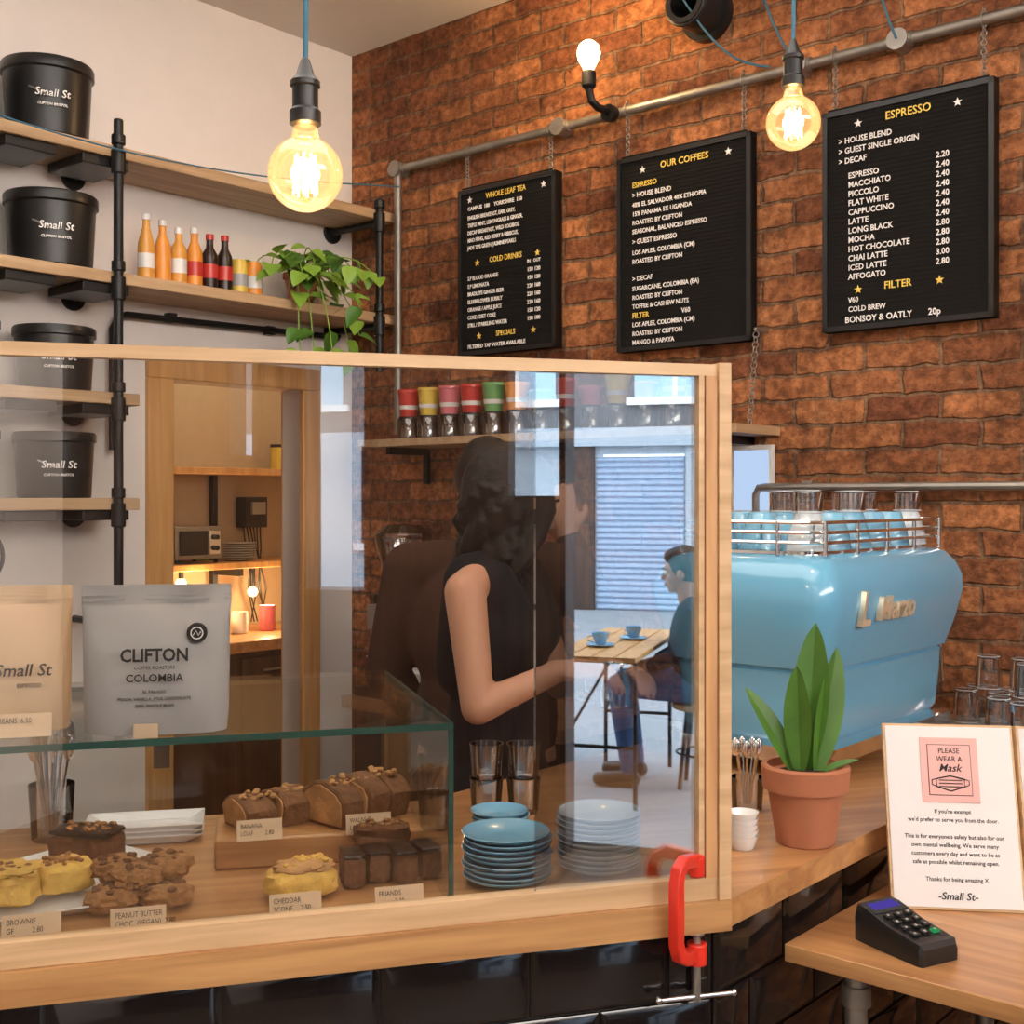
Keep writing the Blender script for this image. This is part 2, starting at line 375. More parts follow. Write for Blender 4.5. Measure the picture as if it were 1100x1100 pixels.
for i in range(5):
    k.cyl((-1.34,.7+i*.085,1.69),(-1.34,.7+i*.085,1.80),.034,('cyel','white','cgrn','cora','white')[i]); k.cyl((-1.34,.7+i*.085,1.80),(-1.34,.7+i*.085,1.815),.036,'black')
k.obj('spice_jars',MR,.003)
for i in range(4):
    k=MB(); k.lathe((-1.2,.05+i*.16,.92),[(.036,0),(.04,.004),(.038,.10+.02*(i%2)),(.034,.10+.02*(i%2)),(.032,.01),(0,.01)],('chrome','cyel','white','cpnk')[i]); k.obj('kitchen_canister' if i==0 else 'kitchen_canister.%03d'%i,MR)

# ------------------------------------------------------------ shelf wall
sh=MB()
for z,rr in((2.585,-.01),(2.215,-.01),(1.86,-1.06),(1.55,-1.06)): sh.bb((.002,-3,z-.035),(.25,rr,z),'shelf')
for r in(-1.139,-.102,-2.4):
    top=2.66; bot=1.2 if r<-1 else 2.0
    if r<-1: sh.tube([(.262,r,bot),(.262,r,top)],.014,'iron',12)
    else: sh.tube([(.262,r,2.0),(.262,r,2.62)],.014,'iron',12)
    zs=(2.585,2.215,1.86,1.55) if r<-1 else (2.585,2.215)
    for z in zs:
        sh.tube([(.002,r,z-.05),(.262,r,z-.05)],.012,'iron',10); sh.cyl((.262,r,z-.085),(.262,r,z-.015),.021,'iron'); sh.cyl((0.001,r,z-.05),(.012,r,z-.05),.04,'iron'); sh.cyl((.262,r,z),(.262,r,z+.03),.02,'iron')
    if r<-1: sh.cyl((.262,r,1.16),(.262,r,1.2),.035,'iron'); sh.tube([(.262,r,1.18),(.01,r,1.18)],.012,'iron')
for z in(2.55,2.18,1.825,1.515):
    for r in(-1.45,-1.22): sh.bb((.04,r-.02,z-.03),(.24,r+.13,z-.001),'black')
sh.obj('pipe_shelving_unit',MR,.003)
def tub(name,r,z,rad,h,t=.135):
    b=MB(); b.lathe((0,0,0),[(rad*.9,0),(rad*.93,.004),(rad,h*.8),(rad*1.0,h*.84),(rad*1.06,h*.86),(rad*1.06,h*.97),(rad*1.03,h),(rad*.97,h),(rad*.95,h*.97),(0,h*.96)],'black',40)
    b.tube([(rad*1.02*math.cos(a),rad*1.02*math.sin(a),h*.6-.3*h*math.cos(a-.3)**2) for a in [(-.9+i*.1) for i in range(5)]],.003,'steel',6)
    o=b.obj(name,MR@Matrix.Translation((t,r,z)))
    for tx,zz,sz in(('Small St',.45,.030),('CLIFTON BRISTOL',.33,.010)):
        text(tx,o,Matrix.Rotation(math.radians(-22),4,'Z')@TX(rad*1.0,0,h*zz,90,90),sz,'letter',align='CENTER',ext=.002,off=.0002,shear=.15)
i=0
for r,z,rad,h in((-1.291,2.585,.122,.215),(-1.28,2.215,.124,.21),(-1.27,1.86,.11,.185),(-1.27,1.55,.11,.19),(-1.58,2.215,.120,.21),(-1.6,2.585,.12,.2),(-1.56,1.86,.11,.185),(-1.56,1.55,.11,.19)):
    tub('storage_tub' if i==0 else 'storage_tub.%03d'%i,r,z,rad,h); i+=1
kinds=['camb','cora','camb','cora','cola','cola','can1','can2']
nb=0;nc=0
for j,kd in enumerate(kinds):
    r=-.989+j*.058; b=MB()
    if kd.startswith('can'):
        cm='cyel' if kd=='can1' else 'cora'
        b.lathe((0,0,0),[(.022,0),(.028,.006),(.028,.105),(.023,.115),(.023,.118),(.02,.116),(0,.116)],cm); b.lathe((0,0,.03),[(.0285,0),(.0285,.04)],'cgry' if kd=='can1' else 'white',cap=False)
        b.obj('drinks_can' if nc==0 else 'drinks_can.001',MR@Matrix.Translation((.17,r,2.215))); nc+=1
    else:
        hh=(.21,.2,.185,.195,.185,.19)[j]
        b.lathe((0,0,0),[(.02,0),(.026,.004),(.026,.1),(.024,.12),(.012,hh-.045),(.011,hh-.02),(.012,hh-.02)],kd); b.lathe((0,0,hh-.02),[(.013,0),(.013,.018),(0,.019)],'white' if kd!='cola' else 'cred')
        b.lathe((0,0,.04),[(.0265,0),(.0265,.045)],('white','cora','white','cred')[j] if kd!='cola' else 'cred',cap=False)
        b.obj('drinks_bottle' if nb==0 else 'drinks_bottle.%03d'%nb,MR@Matrix.Translation((.17,r,2.215))); nb+=1
# pothos
b=MB(); b.lathe((0,0,0),[(.04,0),(.055,.09),(.062,.092),(.062,.11),(.055,.11),(.053,.1),(0,.098)],'terra'); b.lathe((0,0,.098),[(.05,0),(0,.006)],'soil')
for i in range(22):
    a=random.uniform(0,6.28); rr=random.uniform(.08,.2); up=random.uniform(.02,.15); dn=random.choice([0,.03,-.1,-.18,-.26]) if math.cos(a)>-.1 else 0.02
    out=V((math.cos(a)*rr*.8+.04,math.sin(a)*rr*1.25+.02,0)); p0=V((0,0,.1)); p1=out*.5+V((0,0,.12+up)); p2=out+V((0,0,.10+up*.6+dn*.4)); p3=out*1.1+V((.02,0,.08+dn))
    pts=[]
    for q in range(9):
        u=q/8; pts.append(p0*(1-u)**3+3*p1*u*(1-u)**2+3*p2*u*u*(1-u)+p3*u**3)
    pts=[V((max(p.x,-.10),p.y,p.z)) for p in pts]
    b.tube(pts,.0022,'leafl',6)
    for q in(3,5,7,8):
        d=V((random.uniform(-.2,.8),random.uniform(-1,1),random.uniform(-.7,.2)))
        b.leaf(pts[q],d,(.5,-.2,1),random.uniform(.06,.09),random.uniform(.048,.065),'leafl' if random.random()<.65 else 'leaf',.25,.15,7,True)
b.obj('potted_pothos',MR@Matrix.Translation((.16,-.376,2.215)))
# conduits and cable on shelf wall
b=MB(); b.tube([(.03,-1.02,1.7),(.03,-1.02,2.08),(.03,-1.0,2.12),(.03,-.97,2.13),(.03,-.12,2.145)],.011,'iron',10)
for r in(-.8,-.4): b.box((.015,r,2.14),(.03,.03,.03),'iron')
b.obj('wall_conduit',MR)
pts=[]
for i in range(21):
    u=i/20; pts.append((.28+.02*u,-2.4+2.36*u,2.72-.05*u-.22*math.sin(math.pi*u)*.6))
MB().tube(pts,.0025,'cordblue',6).obj('hanging_cable',MR)
# black line logo on the wall
b=MB()
for c,rad in(((.004,-1.42,1.38),.06),((.004,-1.44,1.24),.05)): b.torus(c,rad,.006,'black',Matrix.Rotation(math.pi/2,3,'Y'),28,6,1.2)
b.obj('painted_wall_logo',MR)

# ------------------------------------------------------------ brick wall fittings
b=MB(); zp=2.735
b.tube([(.288,-.035,1.78),(.288,-.035,zp-.03),(.30,-.035,zp-.008),(.32,-.035,zp),(4.2,-.035,zp)],.014,'steel',12)
for t in(.288,1.04,1.878,2.163,3.1):
    b.cyl((t,-.035,zp-.0),(t+.0,-.001,zp),.026,'steel'); b.cyl((t-.035,-.035,zp),(t+.035,-.035,zp),.019,'steel')
    b.cyl((t,-.058,zp),(t,-.035,zp),.028,'steel')
b.obj('steel_conduit',MR)
b=MB(); b.tube([(1.74,-.03,1.40),(1.74,-.03,1.56),(1.75,-.03,1.578),(1.77,-.03,1.58),(4,-.03,1.58)],.012,'steel',10)
for t in(1.9,2.6,3.3): b.box((t,-.02,1.58),(.03,.04,.035),'steel')
b.obj('steel_conduit.001',MR)
boards=[((.601,1.028),(2.035,2.60)),((1.271,1.734),(1.995,2.585)),((1.953,2.408),(1.995,2.585))]
stars=[((.12,.065),(.88,.065),(.2,.45),(.82,.45),(.22,.89),(.78,.89)),((.2,.075),(.84,.075)),((.22,.075),(.8,.075),(.22,.82),(.7,.82))]
BO=[]
for i,((a,c),(z0,z1)) in enumerate(boards):
    b=MB(); wd=c-a; ht=z1-z0
    b.bb((0,-.045,0),(wd,-.02,ht),'blackmatte')
    for q in((0,-.052,0,wd,-.015,.014),(0,-.052,ht-.014,wd,-.015,ht),(0,-.052,0,.014,-.015,ht),(wd-.014,-.052,0,wd,-.015,ht)): b.bb(q[:3],q[3:],'black')
    for fx,fz in stars[i]: b.star(wd*fx,-.0462,ht*(1-fz),.012,'yellow' if fz>.3 else 'letter')
    nr=int(ht/.012)
    for q in range(nr): b.bb((.014,-.0462,.016+q*.012),(wd-.014,-.045,.016+q*.012+.005),'blackmatte')
    for cx in(.03,wd-.03):
        zz=ht; kk=0; ztop=zp-z0+.012
        b.torus((cx,-.035,ht+.005),.008,.002,'steel',Matrix.Rotation(math.pi/2,3,'X'),12,5)
        while zz<ztop:
            b.torus((cx,-.035,zz+.012),.007,.0018,'steel',Matrix.Rotation(math.pi/2,3,'X' if kk%2 else 'Y')@Matrix.Rotation(0 if kk%2 else math.pi/2,3,'Z'),10,5,1); zz+=.0115; kk+=1
        b.torus((cx,-.035,zp-z0),.02,.002,'steel',Matrix.Rotation(math.pi/2,3,'Y'),16,5)
    o=b.obj('letter_board' if i==0 else 'letter_board.%03d'%i,MR@Matrix.Translation((a,0,z0)))
    BO.append((o,wd,ht))
def bt(bi,body,fx,fz,size,mat='letter',sx=.92,pitch=None,align='LEFT'):
    o,wd,ht=BO[bi]; size*=1.03; text(body,o,TX(wd*fx,-.048,ht*(1-fz)),size,mat,'board_lettering',align,sx,(pitch or size)/size,off=.00035)
P=.0455*.59
bt(2,'ESPRESSO',.52,.085,.029,'yellow',.95,align='CENTER')
bt(2,'> HOUSE BLEND\n> GUEST SINGLE ORIGIN\n> DECAF',.10,.155,.021,pitch=P)
bt(2,'ESPRESSO\nMACCHIATO\nPICCOLO\nFLAT WHITE\nCAPPUCCINO\nLATTE\nLONG BLACK\nMOCHA\nHOT CHOCOLATE\nCHAI LATTE\nICED LATTE\nAFFOGATO',.16,.315,.021,pitch=.0415*.59)
bt(2,'2.20\n2.40\n2.40\n2.40\n2.40\n2.40\n2.40\n2.80\n2.80\n2.80\n3.00\n2.80',.68,.295,.021,pitch=.0415*.59)
bt(2,'FILTER',.46,.83,.026,'yellow',.95,align='CENTER')
bt(2,'V60\nCOLD BREW',.16,.875,.019,pitch=P*.9); bt(2,'BONSOY & OATLY       20p',.14,.965,.023)
bt(1,'OUR COFFEES',.52,.085,.027,'yellow',.95,align='CENTER')
bt(1,'ESPRESSO',.12,.16,.022,'yellow'); bt(1,'> HOUSE BLEND',.12,.21,.02)
bt(1,'40% EL SALVADOR 40% ETHIOPIA\n15% PANAMA 5% UGANDA\nROASTED BY CLIFTON\nSEASONAL, BALANCED ESPRESSO',.12,.26,.0185,pitch=.027)
bt(1,'> GUEST ESPRESSO',.12,.45,.02); bt(1,'LOS APLES, COLOMBIA (CM)\nROASTED BY CLIFTON',.12,.505,.0185,pitch=.027)
bt(1,'> DECAF',.12,.64,.02); bt(1,'SUGARCANE, COLOMBIA (EA)\nROASTED BY CLIFTON\nTOFFEE & CASHEW NUTS',.12,.69,.0185,pitch=.027)
bt(1,'FILTER',.12,.83,.022,'yellow'); bt(1,'V60',.5,.83,.02); bt(1,'LOS APLES, COLOMBIA (CM)\nROASTED BY CLIFTON\nMANGO & PAPAYA',.12,.875,.0185,pitch=.027)
bt(0,'WHOLE LEAF TEA',.5,.075,.025,'yellow',.85,align='CENTER')
bt(0,'CAMPUS  180    YORKSHIRE  150',.1,.13,.018)
bt(0,'ENGLISH BREAKFAST, EARL GREY,\nTRIPLE MINT, LEMONGRASS & GINGER,\nDECAF BREAKFAST, WILD ROOIBOS,\nMAO FENG, RED BERRY & HIBISCUS,\nJADE TIPS GREEN, JASMINE PEARLS',.1,.185,.018,pitch=.0255,sx=.76)
bt(0,'COLD DRINKS',.5,.46,.025,'yellow',.85,align='CENTER'); bt(0,'IN   OUT',.72,.50,.015)
bt(0,'S.P BLOOD ORANGE\nS.P LIMONATA\nBRADLEYS GINGER BEER\nELDERFLOWER BUBBLY\nORANGE / APPLE JUICE\nCOKE / DIET COKE\nSTILL / SPARKLING WATER',.1,.55,.018,pitch=.0265,sx=.8)
bt(0,'150 120\n150 120\n220 160\n220 160\n220 160\n150 120\n150 100',.72,.55,.018,pitch=.0265)
bt(0,'SPECIALS',.5,.90,.024,'yellow',.85,align='CENTER'); bt(0,'FILTERED TAP WATER AVAILABLE',.1,.96,.018)
# wall lamp
b=MB(); b.cyl((1.253,-.05,zp-.005),(1.253,-.075,zp-.005),.026,'iron'); b.tube([(1.253,-.07,zp),(1.25,-.12,zp+.0),(1.245,-.145,zp+.015),(1.240,-.15,zp+.05)],.012,'iron',10)
b.lathe((1.239,-.15,zp+.05),[(.014,0),(.022,.01),(.022,.05),(.018,.055)],'iron'); b.lathe((1.238,-.15,zp+.10),[(.014,0),(.018,.015),(.032,.04),(.036,.06),(.030,.082),(.015,.095),(0,.098)],'lampb')
b.obj('wall_lamp',MR)
point('wall_lamp_light',R(1.235,-.2,2.90),10,(1,.62,.27),.04)
# duct
b=MB(); b.lathe((1.57,0,2.965),[(.045,.02),(.064,.02),(.064,.13),(.060,.14),(.045,.14),(.043,.12),(.043,.03),(0,.03)],'black',36,Matrix.Rotation(math.pi/2,3,'X')); b.torus((1.57,-.13,2.965),.062,.007,'black',Matrix.Rotation(math.pi/2,3,'X'),36)
b.cyl((1.57,-.001,2.965),(1.57,-.03,2.965),.08,'black',seg=36)
b.obj('wall_vent_duct',MR)
b=MB()
for a,c in(((1.70,-.05,3.21),(1.878,-.06,zp)),((2.05,-.05,3.21),(2.163,-.06,zp)),((1.55,-.14,3.0),(1.80,-.06,zp+.01))):
    a=V(a);c=V(c); b.tube([a.lerp(c,i/8)+V((0,0,-.06*math.sin(math.pi*i/8))) for i in range(9)],.0035,'cordblue',6)
b.obj('blue_fabric_cable',MR)
# cup shelf on brick wall
b=MB(); b.bb((.30,-.24,1.725),(1.80,-.001,1.75),'shelf')
for t in(.4,1.05,1.7): b.bb((t,-.2,1.70),(t+.02,-.001,1.725),'iron'); b.bb((t,-.02,1.60),(t+.02,-.001,1.725),'iron')
for k in range(18): b.torus((1.76,-.10+.002*k,1.76+.0145*k),.009,.002,'steel',Matrix.Rotation(math.pi/2,3,'X' if k%2 else 'Y'),10,5)
b.cyl((1.76,-.07,1.76+.0145*18),(1.76,-.001,1.76+.0145*18),.005,'steel')
b.obj('cup_display_shelf',MR,.002)
cols=['cred','cyel','cpnk','cred','cgrn','cora','cgry','cred','cpnk','cyel','cred','cgry','cred']
for i in range(12):
    t=.44+i*.099
    b=MB(); b.lathe((0,0,0),[(.033,0),(.039,.004),(.041,.07),(.038,.075),(.035,.07),(.033,.012),(0,.01)],'tumbler',24)
    hc=.095 if i<5 else .06+.03*(i%2)
    b.lathe((0,0,.08),[(.028,0),(.038,hc-.012),(.040,hc-.01),(.040,hc-.004),(.036,hc),(0,hc)],cols[i],24); b.lathe((0,0,.075),[(.034,0),(.034,.006)],'black',24); b.lathe((0,0,.105),[(.0325,0),(.0345,.014)],'white',24,cap=False)
    b.obj('glass_jar_with_cup' if i==0 else 'glass_jar_with_cup.%03d'%i,MR@Matrix.Translation((t,-.13,1.75)))
# wall tablet
b=MB(); b.bb((1.66,-.03,1.50),(1.79,-.012,1.70),'white').bb((1.67,-.0315,1.515),(1.78,-.030,1.685),'screenon').bb((1.71,-.012,1.57),(1.74,0,1.63),'black'); b.obj('wall_tablet',MR,.003)

# ------------------------------------------------------------ pendants
def pendant(name,x,y,z,r=.0475):
    b=MB()
    b.sph((0,0,0),(r,r,r),'bulbg',seg=32,rg=20,z1=.93); b.lathe((0,0,r*.9),[(r*.40,0),(r*.33,.012),(.013,.022)],'bulbg',cap=False)
    for i in range(8):
        a=2*math.pi*i/8; rr=.015; b.tube([(rr*math.cos(a),rr*math.sin(a),-.026),(rr*.8*math.cos(a),rr*.8*math.sin(a),.024)],.0013,'fil',5)
    b.cyl((0,0,-.028),(0,0,.045),.003,'bulbg'); 
    b.lathe((0,0,r+.012),[(.014,0),(.020,.004),(.020,.02),(.0165,.024),(.0165,.05),(.019,.052),(.019,.058),(.012,.066),(.006,.085),(.004,.088)],'black')
    b.tube([(0,0,r+.09),(.002,0,r+.3),(0,0,H-z-.02)],.0035,'cordblue',8); b.lathe((0,0,H-z-.03),[(.01,0),(.05,.015),(.05,.03)],'black')
    b.obj(name,Matrix.Translation((x,y,z)))
    point(name+'_light',(x,y,z-.0),4.5,(1,.64,.30),.02)
pendant('pendant_lamp',-.263,1.54,1.962); pendant('pendant_lamp.001',.495,2.13,2.21)

# ------------------------------------------------------------ counter
def c2w(s,t): v=MC@V((s,t,0)); return v
poly_w=[c2w(0,0),R(2.598,-.002,0),R(1.898,-.002,0),V((-.153,2.206,0)),c2w(-1.7,.65),c2w(-1.7,0)]
MCi=MC.inverted(); poly=[(MCi@p) for p in poly_w]
b=MB(); b.prism([(p.x,p.y) for p in poly],.962,1.0,'oak')
ins=[c2w(-.015,.035),R(2.563,-.002,0),R(1.93,-.002,0),V((-.18,2.18,0)),c2w(-1.68,.62),c2w(-1.68,.035)]
b.prism([((MCi@p).x,(MCi@p).y) for p in ins],0.0,.962,'grout')
b.bb((-1.7,-.004,.958),(0.0,.0,1.0),'oakedge')
tw,th=.2,.1
def tiles(p0,p1,row0=0):
    p0=MCi@p0;p1=MCi@p1; d=(p1-p0); L=d.length; d.normalize(); nn=V((d.y,-d.x,0))
    z=.955;row=0
    while z>0.05:
        x=-(tw/2 if row%2 else 0)
        while x<L-.01:
            a=max(x,0)+.002; e=min(x+tw,L)-.002
            if e-a>.03:
                c=p0+d*((a+e)/2)+nn*.005
                hx=(e-a)/2; hz=th/2-.002; vs=[]
                for yy,k in((-.005,0),(.0,0),(.006,.012)):
                    vs.append([c+d*sx*(hx-k)+nn*yy+V((0,0,z-th/2+sz*(hz-k))) for sx,sz in((-1,-1),(1,-1),(1,1),(-1,1))])
                b.loft(vs,'tile')
            x+=tw
        z-=th;row+=1
tiles(c2w(-1.68,.035),c2w(-.015,.035)); tiles(c2w(-.015,.035),R(2.563,-.002,0))
b.obj('cafe_counter',MC)

# perspex screen
b=MB()
b.bb((-1.7,.004,1.0005),(0,.028,1.031),'ply')
b.bb((-1.7,.004,1.717),(0,.022,1.733),'ply')
b.bb((-.018,-.002,1.0005),(0.0,.030,1.735),'ply').bb((-.036,.002,1.031),(-.019,.026,1.717),'plyv')
b.bb((-.045,.005,1.031),(-.037,.02,1.717),'ply')
b.bb((-1.7,.004,1.031),(-1.68,.022,1.717),'plyv')
b.add([(-1.68,.012,1.031),(-.036,.012,1.031),(-.036,.012,1.717),(-1.68,.012,1.717)],[(0,1,2,3)],'perspex')
b.add([(-.275,.018,1.031),(-.036,.018,1.031),(-.036,.018,1.717),(-.275,.018,1.717)],[(0,1,2,3)],'perspex2')
b.bb((-.2765,.014,1.031),(-.275,.02,1.717),'tumbler')
b.obj('perspex_screen',MC)

# display cabinet
b=MB(); s0,s1,t0,t1=-1.5,-.37,.09,.62; zt=1.236
b.bb((s0,t0,zt),(s1,t1,zt+.008),'cglass')
b.bb((s0,t0-.001,zt-.0005),(s1,t0,zt+.0085),'gedge').bb((s1,t0,zt-.0005),(s1+.001,t1,zt+.0085),'gedge')
b.bb((s1-.006,t0,1.0),(s1,t1,zt),'cglass'); b.bb((s1-.006,t0-.001,1.0),(s1+.001,t0+.002,zt),'gedge')
b.add([(s0,t0+.003,1.0),(s1-.006,t0+.003,1.0),(s1-.006,t0+.003,zt),(s0,t0+.003,zt)],[(0,1,2,3)],'cglass')
b.bb((s0,t1-.006,1.0),(s1,t1,zt),'cglass')
for s in(-.75,-1.12): b.bb((s-.01,t0+.002,zt-.03),(s+.01,t0+.012,zt),'chrome')
b.obj('glass_display_cabinet',MC)

def lab(name,x,y,z,wpx,lines,yaw=16,h=.03,lean=-14):
    b=MB(); b.box((0,0,h/2),(wpx,.0015,h),'label'); b.box((0,.008,.002),(wpx*.8,.016,.003),'label')
    o=b.obj(name,Matrix.Translation((x,y,z))@Matrix.Rotation(math.radians(yaw),4,'Z')@Matrix.Rotation(math.radians(lean),4,'X'))
    text(lines,o,TX(-wpx*.42,-.0012,h*.60),.0095,'ink','label_text',sx=.8,line=1.1,ext=.0002)
labs=[(-.474,1.535,1.0,.068,'PEANUT BUTTER\nCHOC  (VEGAN)  2.80'),(-.60,1.51,1.0,.07,'BROWNIE\nGF          2.80'),(-.284,1.59,1.0,.068,'CHEDDAR\nSCONE     2.50'),(-.150,1.62,1.0,.066,'FRIANDS\n          2.20'),(-.372,1.785,1.0452,.066,'BANANA\nLOAF        2.80'),(-.215,1.82,1.0452,.068,'WALNUT\nLOAF        3.00'),(-.625,1.545,1.2445,.07,'BEANS  6.50')]
for i,l in enumerate(labs): lab('price_label' if i==0 else 'price_label.%03d'%i,*l)
# food
def pl(name,x,y,z,wd,dp,yaw,n=1):
    b=MB()
    for i in range(n):
        zz=i*.008
        b.loft([[V((sx*wd*k,sy*dp*k,zz+h)) for sx,sy in((-.5,-.5),(.5,-.5),(.5,.5),(-.5,.5))] for k,h in((.7,0),(.72,.001),(1,.014),(1,.017),(.76,.005),(.5,.005))],'white')
    return b.obj(name,yawM(x,y,z,yaw),.002)
pl('serving_platter',-.593,1.955,1.0,.185,.10,12,3)
pl('cake_plate',-.629,1.80,1.0,.16,.14,-35); pl('cake_plate.001',-.645,1.63,1.0,.20,.17,30)
b=MB(); b.lump((0,0,.028),(.10,.06,.040),'cake',.05,1,0,9); b.lump((.0,.0,.050),(.098,.058,.010),'cola',.08,2,0,8); b.crumbs((0,0,.055),(.08,.045,.004),26,.005,'crumb',3); b.obj('chocolate_cake_slice',yawM(-.632,1.80,1.006,-12))
b=MB(); b.lump((-.020,0,.026),(.085,.075,.040),'ycake',.14,4,-12,5); b.lump((.050,.03,.026),(.075,.065,.040),'ycake',.14,5,25,5); b.lump((-.02,0,.048),(.078,.07,.010),'ycake',.3,6,-12,5); b.crumbs((-.02,0,.052),(.06,.05,.004),26,.005,'crumb',8); b.crumbs((.05,.03,.048),(.05,.045,.004),20,.005,'crumb',7); b.obj('lemon_cake_slices',yawM(-.655,1.62,1.006,20))
b=MB()
for i,(x,y,z) in enumerate(((-.033,0,.016),(.033,.005,.016),(0,.055,.016),(-.002,.02,.040),(-.035,.055,.040),(.03,.05,.042))): b.lump((x,y,z),(.068,.064,.030),'crumb',.22,i*3+1,i*30,3); b.crumbs((x,y,z+.013),(.045,.045,.006),14,.006,'crust' if i%2 else 'cake',i)
b.obj('peanut_butter_cookies',yawM(-.50,1.62,1.0,10))
b=MB(); b.bb((-.155,-.06,0),(.155,.07,.045),'oak'); b.obj('wooden_serving_block',yawM(-.30,1.875,1.0,12),.004)
def loaf(name,x,y,yaw,L,dp,h,n,tilt=0):
    b=MB()
    for k in range(n):     # thick uneven slices: dark crust, lighter cut face
        cx=-L/2+L*(k+.5)/n; th_=L/n*.88; lean=.018*(k/n-.3); sc_=1+.08*math.sin(k*2.3); rings=[]
        prof=[(-.46,0),(-.5,.45),(-.50,.66),(-.40,.86),(-.20,.98),(.0,1.05),(.18,.99),(.40,.84),(.50,.64),(.5,.45),(.46,0)]
        for s_ in(-.5,-.44,.44,.5):
            g=.95 if abs(s_)>.45 else 1
            rings.append([V((cx+s_*th_+lean*pz,py*dp*g*sc_*(1+.10*noise.noise(V((k*3.1,py*5,pz*4)))),pz*h*g*sc_*(1+.12*noise.noise(V((k+s_,py*7,2)))))) for py,pz in prof])
        b.loft(rings,'crust')
        for s_,r_ in((-1,rings[0]),(1,rings[-1])):
            c=sum(r_,V())/len(r_); b.loft([[c+(p-c)*.90 for p in r_],[c+(p-c)*.88+V((s_*.002,0,0)) for p in r_]],'bread')
    b.crumbs((0,0,h*1.0),(L*.9,dp*.5,.005),46,.005,'bread',4); b.crumbs((0,0,h*1.0),(L*.9,dp*.4,.005),20,.004,'cake',9)
    b.obj(name,yawM(x,y,1.0455,yaw)@Matrix.Rotation(math.radians(tilt),4,'Z'))
loaf('banana_loaf_cake',-.380,1.885,40,.115,.085,.046,2); loaf('walnut_loaf_cake',-.245,1.915,48,.14,.105,.064,3)
b=MB(); b.lump((0,0,.022),(.098,.062,.044),'ycake',.14,13,0,3); b.lump((.005,0,.042),(.08,.05,.018),'bread',.25,14,0,3); b.crumbs((.005,0,.05),(.06,.035,.004),16,.005,'ycake',2); b.obj('cheese_scone',yawM(-.292,1.67,1.0,20))
b=MB()
for i in range(4): b.lump((-.052+i*.036,(i%2)*.012,.022),(.033,.058,.042),'cake',.06,i,4*i,8); b.lump((-.052+i*.036,(i%2)*.012,.044),(.032,.056,.006),'cola',.1,i,4*i,8)
b.lump((0,.050,.055),(.08,.04,.03),'cake',.12,17,0,6); b.lump((0,.050,.02),(.09,.045,.04),'cake',.08,18,0,8); b.crumbs((0,.05,.071),(.06,.03,.003),18,.004,'crumb',5); b.obj('chocolate_brownies',yawM(-.178,1.74,1.0,16))
def glassjar(b,c,r,h,mat='tumbler'):
    b.lathe(c,[(r*.8,0),(r*.86,.003),(r,h),(r*.94,h),(r*.80,.01),(0,.01)],mat,24)
b=MB(); glassjar(b,(0,0,0),.036,.09)
for i in range(11):
    a=i*.57; x=.022*math.cos(a);y=.022*math.sin(a); L=.13+.02*(i%3)
    p=V((x*1.15,y*1.15,L)); b.tube([(x*.3,y*.3,.015),(x*.8,y*.8,L*.6),p],[.0018,.0018,.003],'chrome',6); b.sph(p+V((x*.1,y*.1,.018)),(.009,.004,.022),'chrome',Matrix.Rotation(a,3,'Z'),12,8)
b.obj('cutlery_jar',yawM(-.742,1.95,1.0,0))
b=MB(); glassjar(b,(0,0,0),.03,.06)
for i in range(7):
    a=i*.9; x=.016*math.cos(a);y=.016*math.sin(a); b.tube([(x*.3,y*.3,.012),(x*1.2,y*1.2,.10)],.0018,'chrome',6); b.sph((x*1.3,y*1.3,.112),(.007,.004,.015),'chrome',None,10,8)
b.obj('cutlery_jar.001',yawM(.414,2.13,1.0,0))
for i in range(3):
    b=MB(); glassjar(b,(0,0,0),.03,.06); glassjar(b,(0,0,.0605),.03,.06); b.obj('stacked_tumblers' if i==0 else 'stacked_tumblers.%03d'%i,yawM(-.128,2.02,1.0,0) if i==0 else yawM(-.11+.065*i,2.12,1.0,0))
def saucers(name,x,y,n,r,mat,dz=.0075):
    b=MB()
    for i in range(n):
        z=i*dz; ox=.002*math.sin(i*2.1); b.lathe((ox,.0015*math.cos(i*3),z),[(r*.55,0),(r*.6,.001),(r*.95,.010),(r,.0135),(r*.985,.0145),(r*.9,.012),(r*.55,.004),(r*.3,.004),(0,.0035)],mat,40)
    b.obj(name,Matrix.Translation((x,y,1.0)))
saucers('saucer_stack',-.007,1.735,9,.064,'bluecup'); saucers('saucer_stack_ghost',.128,1.79,11,.062,'palewhite'); saucers('saucer_stack.002',-.02,2.03,3,.048,'bluecup',.007)  # paler second stack models a ghost reflection of saucers
b=MB(); b.lathe((0,0,0),[(.035,0),(.037,.003),(.037,.02),(.034,.024),(0,.024)],'oak',30); b.obj('wooden_coaster',Matrix.Translation((.235,1.76,1.0)))
b=MB()
for i in range(5): b.lathe((0,0,i*.009),[(.016,0),(.018,.002),(.025,.022),(.0235,.022),(.016,.004),(0,.004)],'white',24)
b.obj('espresso_cup_stack',Matrix.Translation((.362,1.90,1.0)))
